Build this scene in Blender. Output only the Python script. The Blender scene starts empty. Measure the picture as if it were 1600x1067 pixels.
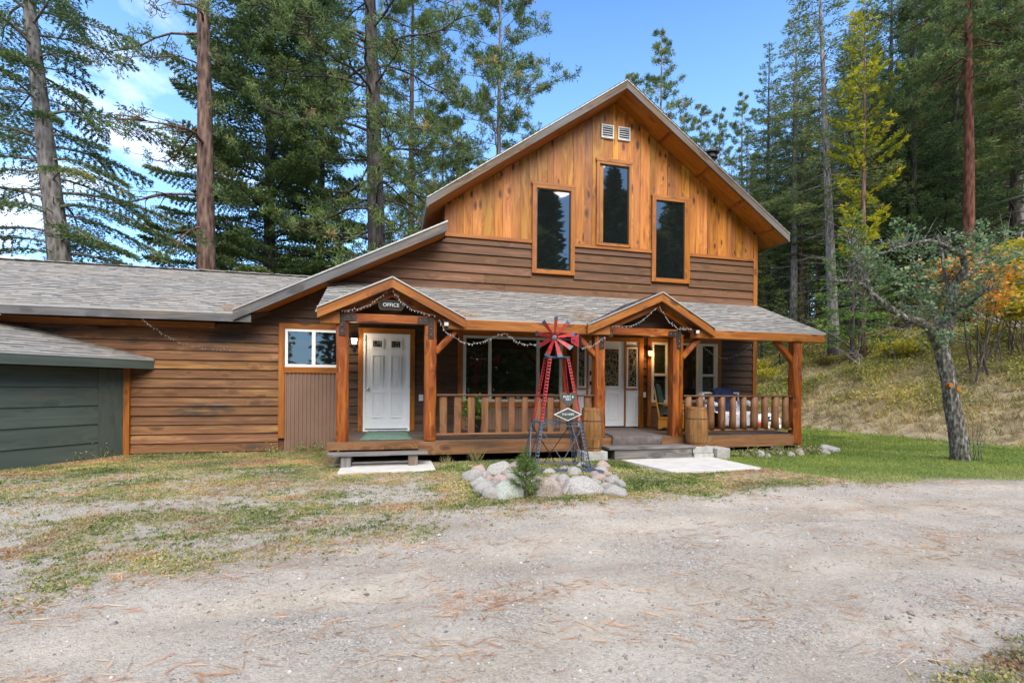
import bpy, bmesh, math, random
import numpy as np
from mathutils import Vector, Matrix, noise
R = random.Random(7)
C = bpy.context.scene.collection
PI = math.pi
W = 10.43          # plane of the house front
# ------------------------------------------------------------------ camera model
CAM_F, YAW, EYE = 755.0, math.atan(.249), 1.33
CA, SA = math.cos(YAW), math.sin(YAW)
def ray(u, v):
    v = v - .0159*(u-800); r = (u-800)/CAM_F; t = (605-v)/CAM_F
    return r*CA+SA, CA-r*SA, t
def at(u, v, Y):
    d = ray(u, v); k = Y/d[1]; return Vector((k*d[0], Y, EYE+k*d[2]))
def far(u, D):
    r = (u-800)/CAM_F; return D*(r*CA+SA), D*(CA-r*SA)
# ------------------------------------------------------------------ tagging
def tag(o, label=None, cat=None, group=None, kind=None):
    if label: o['label'] = label
    if cat: o['category'] = cat
    if group: o['group'] = group
    if kind: o['kind'] = kind
    return o
def empty(name, loc=(0, 0, 0), rz=0, label=None, cat=None, group=None):
    o = bpy.data.objects.new(name, None); C.objects.link(o)
    o.location = loc; o.rotation_euler = (0, 0, rz); o.empty_display_size = .1
    return tag(o, label, cat, group)
def kids(o): return [x for x in bpy.data.objects if x.parent == o]
def copy_tree(o, parent=None):
    c = o.copy(); C.objects.link(c); c.parent = parent
    for ch in kids(o): copy_tree(ch, c)
    return c
# ------------------------------------------------------------------ mesh builder
def nrm(a):
    a = Vector(a); return a.normalized() if a.length > 1e-9 else Vector((0, 0, 1))
class MB:
    def __init__(s): s.V = []; s.F = []; s.UV = []
    def face(s, idx, uvs): s.F.append(idx); s.UV.append(uvs)
    def hexa(s, c, g):
        b = len(s.V); c = [Vector(p) for p in c]; s.V += c; g = nrm(g)
        ou, ov = R.random()*40, R.random()*40
        for f in ((0, 3, 2, 1), (4, 5, 6, 7), (0, 1, 5, 4), (1, 2, 6, 5), (2, 3, 7, 6), (3, 0, 4, 7)):
            P = [c[i] for i in f]; n = nrm((P[2]-P[0]).cross(P[3]-P[1]))
            if abs(n.dot(g)) > .8:
                a = nrm(n.orthogonal()); v = n.cross(a); uv = [(p.dot(a)*.3+ou, p.dot(v)+ov) for p in P]
            else:
                v = nrm(n.cross(g)); uv = [(p.dot(g)+ou, p.dot(v)+ov) for p in P]
            s.face([b+i for i in f], uv)
        return s
    def box(s, x0, x1, y0, y1, z0, z1, g='x'):
        g = {'x': (1, 0, 0), 'y': (0, 1, 0), 'z': (0, 0, 1)}[g]
        return s.hexa([(x0, y0, z0), (x1, y0, z0), (x1, y1, z0), (x0, y1, z0), (x0, y0, z1), (x1, y0, z1), (x1, y1, z1), (x0, y1, z1)], g)
    def beam(s, p0, p1, w, h, up=(0, 0, 1)):
        p0, p1 = Vector(p0), Vector(p1); d = nrm(p1-p0); a = nrm(d.cross(Vector(up))); b = a.cross(d)
        q = []
        for p in (p0, p1):
            for sa, sb in ((-1, -1), (1, -1), (1, 1), (-1, 1)): q.append(p+a*sa*w/2+b*sb*h/2)
        return s.hexa(q, d)
    def timber(s, p0, p1, w, h, up=(0, 0, 1), seg=.25, wob=.006, ch=.016):
        p0, p1 = Vector(p0), Vector(p1); L = (p1-p0).length; d = nrm(p1-p0); a = nrm(d.cross(Vector(up))); b = a.cross(d)
        n = max(1, int(L/seg)); prof = []
        x, y, k = w/2, h/2, ch
        for (i, j) in ((-x+k, -y), (x-k, -y), (x, -y+k), (x, y-k), (x-k, y), (-x+k, y), (-x, y-k), (-x, -y+k)): prof.append((i, j))
        ou, ov = R.random()*40, R.random()*40; base = len(s.V); cum = [0]
        for i in range(8): cum.append(cum[-1]+math.dist(prof[i], prof[(i+1) % 8]))
        for r_ in range(n+1):
            t = r_/n; j = 1 if 0 < r_ < n else .4
            for (i, jv) in prof:
                s.V.append(p0+d*L*t+a*(i+R.uniform(-wob, wob)*j)+b*(jv+R.uniform(-wob, wob)*j))
        for r_ in range(n):
            for i in range(8):
                i2 = (i+1) % 8; u0, u1 = L*r_/n+ou, L*(r_+1)/n+ou
                s.face([base+r_*8+i, base+r_*8+i2, base+r_*8+8+i2, base+r_*8+8+i], [(u0, cum[i]+ov), (u0, cum[i+1]+ov), (u1, cum[i+1]+ov), (u1, cum[i]+ov)])
        for r_, rev in ((0, True), (n, False)):
            idx = [base+r_*8+i for i in range(8)]
            if rev: idx = idx[::-1]
            s.face(idx, [(s.V[i].dot(a)*.3+ou, s.V[i].dot(b)+ov) for i in idx])
        return s
    def tube(s, path, rad, n=8, cap=True):
        path = [Vector(p) for p in path]; m = len(path)
        if not isinstance(rad, (list, tuple)): rad = [rad]*m
        base = len(s.V); L = 0; prev = None; ls = []; ou = R.random()*30
        for i, p in enumerate(path):
            d = nrm((path[min(i+1, m-1)]-path[max(i-1, 0)]))
            a = prev - d*prev.dot(d) if prev is not None else d.orthogonal()
            a = nrm(a); prev = a; b = d.cross(a)
            if i: L += (p-path[i-1]).length
            ls.append(L)
            for k in range(n):
                t = 2*PI*k/n; s.V.append(p+(a*math.cos(t)+b*math.sin(t))*rad[i])
        for i in range(m-1):
            for k in range(n):
                k2 = (k+1) % n; r0 = rad[i]*2*PI/n
                s.face([base+i*n+k, base+i*n+k2, base+(i+1)*n+k2, base+(i+1)*n+k], [(ls[i]+ou, k*r0), (ls[i]+ou, (k+1)*r0), (ls[i+1]+ou, (k+1)*r0), (ls[i+1]+ou, k*r0)])
        if cap:
            for i, rev in ((0, 1), (m-1, 0)):
                idx = [base+i*n+k for k in range(n)]
                if rev: idx = idx[::-1]
                s.face(idx, [(0, 0)]*n)
        return s
    def lathe(s, c, prof, n=24):
        base = len(s.V); c = Vector(c); m = len(prof)
        for (r, z) in prof:
            for k in range(n):
                t = 2*PI*k/n; s.V.append(c+Vector((r*math.cos(t), r*math.sin(t), z)))
        for i in range(m-1):
            for k in range(n):
                k2 = (k+1) % n; rr = prof[i][0]*2*PI/n
                s.face([base+i*n+k, base+i*n+k2, base+(i+1)*n+k2, base+(i+1)*n+k], [(prof[i][1], k*rr), (prof[i][1], (k+1)*rr), (prof[i+1][1], (k+1)*rr), (prof[i+1][1], k*rr)])
        s.face([base+k for k in range(n)][::-1], [(0, 0)]*n); s.face([base+(m-1)*n+k for k in range(n)], [(s.V[base+(m-1)*n+k].x, s.V[base+(m-1)*n+k].y) for k in range(n)])
        return s
    def prism(s, pts, ext):
        """closed prism of a planar polygon swept by ext"""
        pts = [Vector(p) for p in pts]; ext = Vector(ext); b = len(s.V); n = len(pts); s.V += pts+[p+ext for p in pts]
        e = nrm(pts[1]-pts[0]); nn = nrm(ext); f = nn.cross(e)
        uv = [(p.dot(e), p.dot(f)) for p in pts]
        s.face([b+i for i in range(n)][::-1], uv[::-1]); s.face([b+n+i for i in range(n)], uv)
        for i in range(n):
            j = (i+1) % n; l = (pts[j]-pts[i]).length; w = ext.length
            s.face([b+i, b+j, b+n+j, b+n+i], [(0, 0), (l, 0), (l, w), (0, w)])
        return s
    def build(s, name, mat, parent=None, smooth=False, label=None, loc=None, bevel=0):
        me = bpy.data.meshes.new(name); me.from_pydata([tuple(v) for v in s.V], [], s.F)
        uvl = me.uv_layers.new(name='UVMap'); flat = [c for f in s.UV for uv in f for c in uv]
        uvl.data.foreach_set('uv', flat)
        bm = bmesh.new(); bm.from_mesh(me); bmesh.ops.recalc_face_normals(bm, faces=bm.faces); bm.to_mesh(me); bm.free()
        if smooth: me.polygons.foreach_set('use_smooth', [True]*len(me.polygons))
        me.materials.append(mat); o = bpy.data.objects.new(name, me); C.objects.link(o)
        if parent: o.parent = parent
        if label: o['label'] = label
        if loc: o.location = loc
        if bevel:
            m = o.modifiers.new('edge', 'BEVEL'); m.width = bevel; m.segments = 2; m.limit_method = 'ANGLE'
        return o
rng = np.random.default_rng(11)
def unit(a): return a/np.maximum(np.linalg.norm(a, axis=-1, keepdims=True), 1e-9)
def leaves(name, P, D, L, Wd, tint, mat, parent=None, tri=False):
    """many small leaf faces: kite quads from P along D"""
    N = len(P); D = unit(D); S = unit(np.cross(D, rng.normal(size=(N, 3))))
    L = np.broadcast_to(np.asarray(L, float).reshape(-1, 1), (N, 1)); Wd = np.broadcast_to(np.asarray(Wd, float).reshape(-1, 1), (N, 1))
    if tri: V = np.stack([P-S*Wd*.5, P+S*Wd*.5, P+D*L], 1); k = 3
    else: V = np.stack([P, P+D*L*.45+S*Wd*.5, P+D*L, P+D*L*.45-S*Wd*.5], 1); k = 4
    me = bpy.data.meshes.new(name); me.vertices.add(N*k); me.vertices.foreach_set('co', V.astype(np.float32).ravel())
    me.loops.add(N*k); me.loops.foreach_set('vertex_index', np.arange(N*k, dtype=np.int32))
    me.polygons.add(N); me.polygons.foreach_set('loop_start', np.arange(N, dtype=np.int32)*k)
    me.update(calc_edges=True)
    a = me.attributes.new('tint', 'FLOAT', 'FACE'); a.data.foreach_set('value', np.broadcast_to(tint, (N,)).astype(np.float32).copy())
    me.materials.append(mat); o = bpy.data.objects.new(name, me); C.objects.link(o)
    if parent: o.parent = parent
    return o
def vnoise(x, y, seed=0):
    xi, yi = np.floor(x), np.floor(y); fx, fy = x-xi, y-yi
    fx = fx*fx*(3-2*fx); fy = fy*fy*(3-2*fy)
    def h(a, b):
        v = np.sin(a*127.1+b*311.7+seed*74.7)*43758.5453; return v-np.floor(v)
    return (h(xi, yi)*(1-fx)+h(xi+1, yi)*fx)*(1-fy)+(h(xi, yi+1)*(1-fx)+h(xi+1, yi+1)*fx)*fy
def fbm(x, y, seed=0, o=4):
    x = np.asarray(x, float); y = np.asarray(y, float); s = 0; a = .5; t = 0
    for i in range(o): s = s+a*vnoise(x*2**i+i*7.3, y*2**i-i*3.1, seed+i); t += a; a *= .5
    return s/t
def sstep(a, b, x):
    t = np.clip((np.asarray(x, float)-a)/(b-a), 0, 1); return t*t*(3-2*t)
# ------------------------------------------------------------------ materials
def newmat(name):
    m = bpy.data.materials.new(name); m.use_nodes = True; nt = m.node_tree; nt.nodes.clear()
    out = nt.nodes.new('ShaderNodeOutputMaterial'); return m, nt, out
def N(nt, typ, ins=None, **props):
    n = nt.nodes.new('ShaderNode'+typ)
    for k, v in props.items(): setattr(n, k, v)
    for k, v in (ins or {}).items():
        s = n.inputs[k]
        if isinstance(v, bpy.types.NodeSocket): nt.links.new(v, s)
        else:
            if isinstance(v, (tuple, list)) and len(v) == 3 and s.type == 'RGBA': v = (*v, 1)
            s.default_value = v
    return n
def math_(nt, op, a, b=None, c=None, clamp=False):
    n = nt.nodes.new('ShaderNodeMath'); n.operation = op; n.use_clamp = clamp
    for i, v in enumerate((a, b, c)):
        if v is None: continue
        if isinstance(v, bpy.types.NodeSocket): nt.links.new(v, n.inputs[i])
        else: n.inputs[i].default_value = v
    return n.outputs[0]
def ramp(nt, fac, stops):
    n = nt.nodes.new('ShaderNodeValToRGB'); nt.links.new(fac, n.inputs[0]); e = n.color_ramp.elements
    while len(e) < len(stops): e.new(.5)
    for i, (p, c) in enumerate(stops): e[i].position = p; e[i].color = (*c, 1) if len(c) == 3 else c
    return n.outputs[0]
def mix(nt, fac, a, b, mode='MIX'):
    n = nt.nodes.new('ShaderNodeMix'); n.data_type = 'RGBA'; n.blend_type = mode
    for s, v in ((n.inputs[0], fac), (n.inputs[6], a), (n.inputs[7], b)):
        if isinstance(v, bpy.types.NodeSocket): nt.links.new(v, s)
        elif isinstance(v, (tuple, list)): s.default_value = (*v[:3], 1)
        else: s.default_value = v
    return n.outputs[2]
def vmul(nt, v, k, add=None):
    n = nt.nodes.new('ShaderNodeVectorMath'); n.operation = 'MULTIPLY'; nt.links.new(v, n.inputs[0]); n.inputs[1].default_value = k
    o = n.outputs[0]
    if add is not None:
        m = nt.nodes.new('ShaderNodeVectorMath'); m.operation = 'ADD'; nt.links.new(o, m.inputs[0])
        if isinstance(add, bpy.types.NodeSocket): nt.links.new(add, m.inputs[1])
        else: m.inputs[1].default_value = add
        o = m.outputs[0]
    return o
def maprange(nt, v, a, b, c=0., d=1.):
    return N(nt, 'MapRange', {'Value': v, 'From Min': a, 'From Max': b, 'To Min': c, 'To Max': d}, clamp=True).outputs[0]
def bsdf(nt, out, ins, bump=None, dist=.01, strength=1.):
    p = N(nt, 'BsdfPrincipled', ins)
    if bump is not None:
        b = N(nt, 'Bump', {'Height': bump, 'Distance': dist, 'Strength': strength}); nt.links.new(b.outputs[0], p.inputs['Normal'])
    nt.links.new(p.outputs[0], out.inputs[0]); return p
def plain(name, col, rough=.6, metal=0., var=.15, vscale=8., bump=0., spec=.5):
    m, nt, out = newmat(name); tc = N(nt, 'TexCoord').outputs['Object']
    nz = N(nt, 'TexNoise', {'Vector': tc, 'Scale': vscale, 'Detail': 5.}).outputs['Fac']
    c = mix(nt, maprange(nt, nz, .3, .7), tuple(x*(1-var) for x in col), tuple(min(1, x*(1+var)) for x in col))
    bsdf(nt, out, {'Base Color': c, 'Roughness': rough, 'Metallic': metal, 'Specular IOR Level': spec}, nz if bump else None, bump)
    return m
def wood(name, stops, rough=.62, var=.35, knots=.75, kcol=(.05, .018, .006), stain=None, gs=(1.6, 24., 1), bump=.004, smear=None, bare=None):
    m, nt, out = newmat(name); uv = N(nt, 'UVMap').outputs[0]
    isl = N(nt, 'NewGeometry').outputs['Random Per Island']
    off = N(nt, 'CombineXYZ', {'X': math_(nt, 'MULTIPLY', isl, 91.), 'Y': math_(nt, 'MULTIPLY', isl, 57.)}).outputs[0]
    vor = N(nt, 'TexVoronoi', {'Vector': vmul(nt, uv, (1.9, 4.6, 1), off), 'Scale': 1., 'Randomness': .95}, voronoi_dimensions='2D')
    kd = vor.outputs['Distance']; sel = N(nt, 'SeparateColor', {'Color': vor.outputs['Color']}).outputs[0]
    kon = math_(nt, 'GREATER_THAN', sel, .5)
    ksz = maprange(nt, sel, .5, 1., .09, .26)
    kn = math_(nt, 'MULTIPLY', math_(nt, 'SUBTRACT', 1., math_(nt, 'DIVIDE', kd, ksz), clamp=True), kon, clamp=True)
    halo = math_(nt, 'MULTIPLY', maprange(nt, kd, .12, .5, 1., 0.), kon)
    wob = N(nt, 'CombineXYZ', {'Y': math_(nt, 'MULTIPLY', halo, 2.2)}).outputs[0]
    gv = vmul(nt, uv, gs, off); gv = N(nt, 'VectorMath', {0: gv, 1: wob}, operation='ADD').outputs[0]
    g = N(nt, 'TexNoise', {'Vector': gv, 'Scale': 1., 'Detail': 7., 'Roughness': .62, 'Distortion': .7}).outputs['Fac']
    g2 = N(nt, 'TexNoise', {'Vector': vmul(nt, uv, (.9, 5.5, 1), off), 'Scale': 1., 'Detail': 3., 'Distortion': 1.2}).outputs['Fac']
    f = math_(nt, 'ADD', math_(nt, 'MULTIPLY', g, .62), math_(nt, 'MULTIPLY', g2, .38))
    col = ramp(nt, maprange(nt, f, .3, .72), stops)
    col = mix(nt, math_(nt, 'MULTIPLY', math_(nt, 'POWER', kn, .4), knots), col, kcol)
    isl2 = math_(nt, 'FRACT', math_(nt, 'MULTIPLY', isl, 17.7))
    if bare:   # pale sapwood on some boards
        col = mix(nt, math_(nt, 'MULTIPLY', math_(nt, 'GREATER_THAN', isl2, .62), maprange(nt, g2, .42, .6)), col, bare)
    oc = N(nt, 'TexCoord').outputs['Object']
    if stain:
        k, sc, lo, hi = stain
        sn = N(nt, 'TexNoise', {'Vector': vmul(nt, oc, sc), 'Scale': 1., 'Detail': 5., 'Roughness': .6}).outputs['Fac']
        col = mix(nt, maprange(nt, sn, lo, hi), col, k)
    if smear:
        k, sc, lo, hi = smear
        sn = N(nt, 'TexNoise', {'Vector': vmul(nt, uv, sc, off), 'Scale': 1., 'Detail': 6., 'Roughness': .65}).outputs['Fac']
        col = mix(nt, maprange(nt, sn, lo, hi), col, k)
    hsv = N(nt, 'HueSaturation', {'Color': col, 'Value': maprange(nt, isl, 0., 1., (1-var*.55)*.84, (1+var*.55)*.84), 'Hue': maprange(nt, isl2, 0, 1, .497, .509), 'Saturation': maprange(nt, isl2, 0, 1, .98, 1.12)}).outputs[0]
    bsdf(nt, out, {'Base Color': hsv, 'Roughness': rough, 'Specular IOR Level': .35}, f, bump)
    return m
M = {}
M['siding'] = wood('brown_siding', [(0, (.033, .017, .009)), (.5, (.085, .044, .024)), (1, (.155, .083, .043))], var=.42, knots=.55, gs=(.9, 20, 1), smear=((.03, .022, .018), (.35, 3.5, 1), .55, .74), rough=.7)
M['siding_worn'] = wood('worn_siding', [(0, (.075, .032, .015)), (.5, (.19, .085, .04)), (1, (.34, .165, .075))], var=.42, knots=.6, gs=(.8, 20, 1), smear=((.42, .23, .10), (.4, 5., 1), .54, .72), stain=((.05, .036, .028), (.55, 1, 2.2), .56, .68), rough=.7)
M['siding_gable'] = wood('plum_siding', [(0, (.055, .024, .011)), (.5, (.145, .064, .029)), (1, (.23, .11, .052))], var=.4, knots=.35, gs=(.8, 20, 1), rough=.66)
M['plank'] = wood('gable_plank', [(0, (.17, .042, .008)), (.45, (.42, .145, .026)), (1, (.62, .265, .062))], var=.6, knots=1., kcol=(.06, .014, .004), gs=(1.2, 18, 1), bare=(.56, .26, .075), rough=.5)
M['post'] = wood('stained_post', [(0, (.055, .010, .003)), (.42, (.26, .062, .012)), (1, (.50, .17, .032))], var=.2, knots=.8, kcol=(.06, .012, .003), gs=(1.6, 16, 1), smear=((.72, .30, .07), (1.2, 9, 1), .6, .75), rough=.48, bump=.007)
M['beam'] = wood('orange_beam', [(0, (.15, .038, .008)), (.5, (.34, .115, .022)), (1, (.50, .21, .05))], var=.2, knots=.7, gs=(.8, 12, 1), rough=.5, bump=.004)
M['trim'] = wood('orange_trim', [(0, (.17, .045, .009)), (.5, (.36, .12, .022)), (1, (.50, .2, .045))], var=.2, knots=.55, gs=(1., 16, 1), rough=.5)
M['soffit'] = wood('soffit_ply', [(0, (.23, .065, .014)), (.5, (.38, .125, .028)), (1, (.50, .2, .05))], var=.15, knots=.5, gs=(.6, 6, 1), rough=.6)
M['fascia'] = wood('weathered_fascia', [(0, (.055, .052, .052)), (.5, (.13, .125, .125)), (1, (.24, .225, .21))], var=.2, knots=.4, kcol=(.04, .03, .03), gs=(.7, 14, 1), smear=((.30, .19, .10), (.5, 4, 1), .56, .7), rough=.8)
M['fascia_gold'] = wood('weathered_rake', [(0, (.055, .038, .026)), (.5, (.15, .10, .065)), (1, (.29, .2, .13))], var=.2, knots=.4, gs=(.7, 14, 1), smear=((.17, .165, .16), (.5, 3, 1), .48, .62), rough=.8)
M['deck'] = wood('deck_board', [(0, (.05, .035, .028)), (.5, (.12, .085, .065)), (1, (.2, .15, .12))], var=.35, knots=.4, gs=(.9, 18, 1), rough=.75)
M['deck_face'] = wood('deck_face', [(0, (.10, .042, .018)), (.5, (.24, .115, .05)), (1, (.38, .2, .095))], var=.2, knots=.6, gs=(.8, 12, 1), smear=((.09, .05, .03), (.6, 3, 1), .52, .7), rough=.7)
M['greywood'] = wood('grey_step_wood', [(0, (.07, .065, .06)), (.5, (.2, .185, .175)), (1, (.36, .33, .3))], var=.2, knots=.5, gs=(.8, 14, 1), smear=((.22, .13, .08), (.5, 3, 1), .52, .66), rough=.85)
M['rail'] = wood('rail_wood', [(0, (.10, .042, .018)), (.5, (.23, .105, .047)), (1, (.38, .19, .085))], var=.3, knots=.5, gs=(1., 14, 1), rough=.62, bump=.005)
M['toprail'] = wood('top_rail_wood', [(0, (.05, .022, .014)), (.5, (.12, .055, .032)), (1, (.2, .1, .06))], var=.2, knots=.3, rough=.6)
M['barrel'] = wood('barrel_stave', [(0, (.12, .048, .016)), (.5, (.30, .145, .055)), (1, (.46, .25, .10))], var=.3, knots=.4, gs=(2, 20, 1), rough=.55)
M['oak'] = wood('honey_oak', [(0, (.36, .13, .02)), (.5, (.55, .23, .04)), (1, (.68, .33, .075))], var=.15, knots=0, gs=(2, 30, 1), rough=.35)
M['white'] = plain('white_paint', (.78, .79, .80), .4, var=.03)
M['vinyl'] = plain('vinyl_frame', (.80, .80, .78), .35, var=.03)
M['cream'] = plain('cream_frame', (.62, .60, .52), .45, var=.05)
M['green'] = wood('green_painted_board', [(0, (.05, .066, .053)), (.5, (.078, .098, .079)), (1, (.11, .13, .105))], var=.2, knots=.25, kcol=(.03, .04, .03), stain=((.11, .10, .075), (1.5, 1.5, 4.), .58, .8), gs=(.5, 9, 1), rough=.55, bump=.002)
M['metal_brown'] = plain('brown_sheet_metal', (.24, .145, .10), .45, .1, var=.08, vscale=3)
M['black'] = plain('black_metal', (.012, .012, .013), .4, .3)
M['bracket'] = plain('bracket_steel', (.05, .035, .028), .5, .6, var=.4, vscale=20)
M['steel'] = plain('bare_steel', (.55, .55, .56), .3, .9)
M['drip'] = plain('drip_edge', (.42, .41, .39), .4, .3, var=.1)
M['vent'] = plain('vent_paint', (.6, .62, .62), .5)
M['red'] = plain('red_paint', (.40, .022, .026), .5, 0, var=.45, vscale=24)
M['millgrey'] = plain('slate_blue_paint', (.085, .11, .15), .5, .2, var=.3, vscale=25)
M['rust'] = plain('rusty_steel', (.12, .06, .035), .8, .2, var=.5, vscale=30)
M['slate'] = plain('sign_slate', (.055, .07, .07), .6, var=.25, vscale=25)
M['concrete'] = plain('pale_concrete', (.56, .53, .48), .9, var=.12, vscale=5, bump=.003)
M['block'] = plain('cinder_block', (.38, .37, .34), .95, var=.25, vscale=9, bump=.006)
M['terracotta'] = plain('flower_pot', (.012, .012, .012), .4)
M['cloth_green'] = plain('green_cushion', (.012, .05, .04), .9, var=.3)
M['cloth_navy'] = plain('navy_blanket', (.012, .028, .085), .95, var=.4, vscale=12)
M['mat_green'] = plain('green_doormat', (.10, .17, .125), .95, var=.25, vscale=14, bump=.004)
M['rug'] = plain('grey_rug', (.11, .09, .085), .95, var=.3, vscale=10, bump=.006)
M['dark'] = plain('dark_interior', (.01, .009, .008), .8)
def quilt():
    m, nt, out = newmat('patterned_cotton'); oc = N(nt, 'TexCoord').outputs['Object']
    v = N(nt, 'TexVoronoi', {'Vector': oc, 'Scale': 17.}).outputs['Distance']; n = N(nt, 'TexNoise', {'Vector': oc, 'Scale': 26., 'Detail': 2.}).outputs['Fac']
    c = mix(nt, math_(nt, 'MULTIPLY', maprange(nt, v, .2, .3, 1, 0), math_(nt, 'GREATER_THAN', n, .47)), (.62, .62, .66), (.12, .15, .3))
    bsdf(nt, out, {'Base Color': c, 'Roughness': .95}, n, .004); return m
M['quilt'] = quilt()
def glass(name, tint, ior=1.7):
    m, nt, out = newmat(name); oc = N(nt, 'TexCoord').outputs['Object']
    n = N(nt, 'TexNoise', {'Vector': oc, 'Scale': .9, 'Detail': 1.}).outputs['Fac']
    n2 = N(nt, 'TexNoise', {'Vector': oc, 'Scale': 3., 'Detail': 5.}).outputs['Fac']
    c = mix(nt, maprange(nt, n2, .4, .65), tuple(x*.85 for x in tint), tint)
    bsdf(nt, out, {'Base Color': c, 'Roughness': .02, 'IOR': ior, 'Specular IOR Level': .5}, n, .006); return m
M['glass'] = glass('dark_window_glass', (.008, .010, .010), 2.0)
M['glass_porch'] = glass('porch_window_glass', (.022, .022, .012), 1.9)
def leaded():
    m, nt, out = newmat('leaded_glass'); oc = N(nt, 'TexCoord').outputs['Object']
    v = N(nt, 'TexVoronoi', {'Vector': vmul(nt, oc, (14, 14, 7)), 'Scale': 1.}, feature='DISTANCE_TO_EDGE').outputs['Distance']
    n = N(nt, 'TexNoise', {'Vector': oc, 'Scale': 9., 'Detail': 3.}).outputs['Fac']
    c = mix(nt, maprange(nt, n, .45, .7), (.03, .028, .02), (.22, .17, .07)); c = mix(nt, math_(nt, 'LESS_THAN', v, .04), c, (.25, .25, .22))
    bsdf(nt, out, {'Base Color': c, 'Roughness': .12, 'IOR': 1.7}, n, .01); return m
M['leaded'] = leaded()
def emit(name, col, s):
    m, nt, out = newmat(name); e = N(nt, 'Emission', {'Color': col, 'Strength': s}); nt.links.new(e.outputs[0], out.inputs[0]); return m
M['lamp_cool'] = emit('lit_lamp_glass', (1, .95, .86), 2.4)
M['lamp_warm'] = emit('lit_amber_glass', (1, .55, .18), 2.4)
M['bulb'] = plain('clear_mini_bulb', (.4, .4, .38), .3, var=0)
M['wire'] = plain('white_wire', (.32, .32, .3), .5, var=0)
def shingle():
    m, nt, out = newmat('asphalt_shingle'); uv = N(nt, 'UVMap').outputs[0]; s = N(nt, 'SeparateXYZ', {0: uv})
    row = math_(nt, 'FLOOR', math_(nt, 'DIVIDE', s.outputs[1], .142))
    rr = N(nt, 'TexWhiteNoise', {'W': row}, noise_dimensions='1D').outputs[0]
    uu = math_(nt, 'ADD', math_(nt, 'DIVIDE', s.outputs[0], .15), math_(nt, 'MULTIPLY', rr, 9.))
    cell = math_(nt, 'FLOOR', uu)
    wn = N(nt, 'TexWhiteNoise', {'Vector': N(nt, 'CombineXYZ', {0: cell, 1: row}).outputs[0]}, noise_dimensions='2D')
    wn2 = N(nt, 'TexWhiteNoise', {'Vector': N(nt, 'CombineXYZ', {0: math_(nt, 'FLOOR', math_(nt, 'DIVIDE', uu, 3.1)), 1: row}).outputs[0]}, noise_dimensions='2D')
    val = math_(nt, 'ADD', math_(nt, 'MULTIPLY', wn.outputs[0], .6), math_(nt, 'MULTIPLY', wn2.outputs[0], .4))
    c = ramp(nt, val, [(0, (.19, .185, .175)), (.3, (.25, .24, .225)), (.5, (.32, .295, .26)), (.75, (.36, .345, .32)), (1, (.44, .42, .39))])
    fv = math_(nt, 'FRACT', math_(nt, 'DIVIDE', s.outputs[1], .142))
    band = math_(nt, 'MULTIPLY', math_(nt, 'GREATER_THAN', fv, .55), math_(nt, 'GREATER_THAN', wn.outputs[0], .5))  # tooth shadows put into the colour of some tabs, like printed shadow bands
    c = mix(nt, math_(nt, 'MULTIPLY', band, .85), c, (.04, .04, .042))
    oc = N(nt, 'TexCoord').outputs['Object']
    g = N(nt, 'TexNoise', {'Vector': oc, 'Scale': 160., 'Detail': 2.}).outputs['Fac']; b = N(nt, 'TexNoise', {'Vector': oc, 'Scale': .8, 'Detail': 4.}).outputs['Fac']
    c = mix(nt, 1., c, ramp(nt, g, [(.3, (.72, .72, .72)), (.7, (1.2, 1.2, 1.2))]), 'MULTIPLY')
    c = mix(nt, maprange(nt, b, .45, .75, 0, .35), c, (.36, .3, .22))
    bsdf(nt, out, {'Base Color': c, 'Roughness': .93, 'Specular IOR Level': .2}, math_(nt, 'ADD', math_(nt, 'MULTIPLY', wn.outputs[0], .6), g), .006); return m
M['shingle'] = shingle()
def foliage(name, stops, trans=.36, rough=.6):
    m, nt, out = newmat(name); t = N(nt, 'Attribute', attribute_name='tint').outputs['Fac']
    c = ramp(nt, t, stops); nz = N(nt, 'TexNoise', {'Vector': N(nt, 'TexCoord').outputs['Object'], 'Scale': .9, 'Detail': 3.}).outputs['Fac']
    c = mix(nt, 1., c, ramp(nt, nz, [(.3, (.6, .68, .7)), (.7, (1.35, 1.25, 1.1))]), 'MULTIPLY')
    p = N(nt, 'BsdfPrincipled', {'Base Color': c, 'Roughness': rough, 'Specular IOR Level': .3})
    tr = N(nt, 'BsdfTranslucent', {'Color': c}); mx = N(nt, 'MixShader', {0: trans, 1: p.outputs[0], 2: tr.outputs[0]}); nt.links.new(mx.outputs[0], out.inputs[0]); return m
M['fir'] = foliage('fir_needles', [(0, (.045, .08, .032)), (.5, (.12, .185, .068)), (.85, (.20, .27, .10)), (1, (.28, .22, .10))])
M['fir_olive'] = foliage('olive_fir_needles', [(0, (.065, .095, .03)), (.5, (.17, .215, .06)), (.85, (.27, .31, .09)), (1, (.34, .25, .10))])
M['pine'] = foliage('pine_needles', [(0, (.055, .09, .03)), (.5, (.14, .205, .06)), (.88, (.21, .26, .09)), (.93, (.34, .26, .12)), (1, (.38, .28, .13))])
M['larch'] = foliage('larch_needles', [(0, (.20, .23, .015)), (.5, (.44, .43, .02)), (1, (.62, .48, .03))], trans=.4)
M['sapling'] = foliage('young_needles', [(0, (.06, .12, .02)), (.6, (.14, .26, .045)), (1, (.26, .33, .09))], trans=.35)
M['apple'] = foliage('apple_leaves', [(0, (.04, .085, .03)), (.4, (.11, .19, .085)), (.8, (.25, .33, .19)), (1, (.36, .36, .13))])
M['yellow'] = foliage('yellow_leaves', [(0, (.2, .22, .025)), (.5, (.42, .38, .03)), (1, (.58, .42, .04))], trans=.4)
M['orange'] = foliage('orange_leaves', [(0, (.5, .3, .04)), (.6, (.65, .26, .05)), (1, (.6, .42, .08))], trans=.4)
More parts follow.
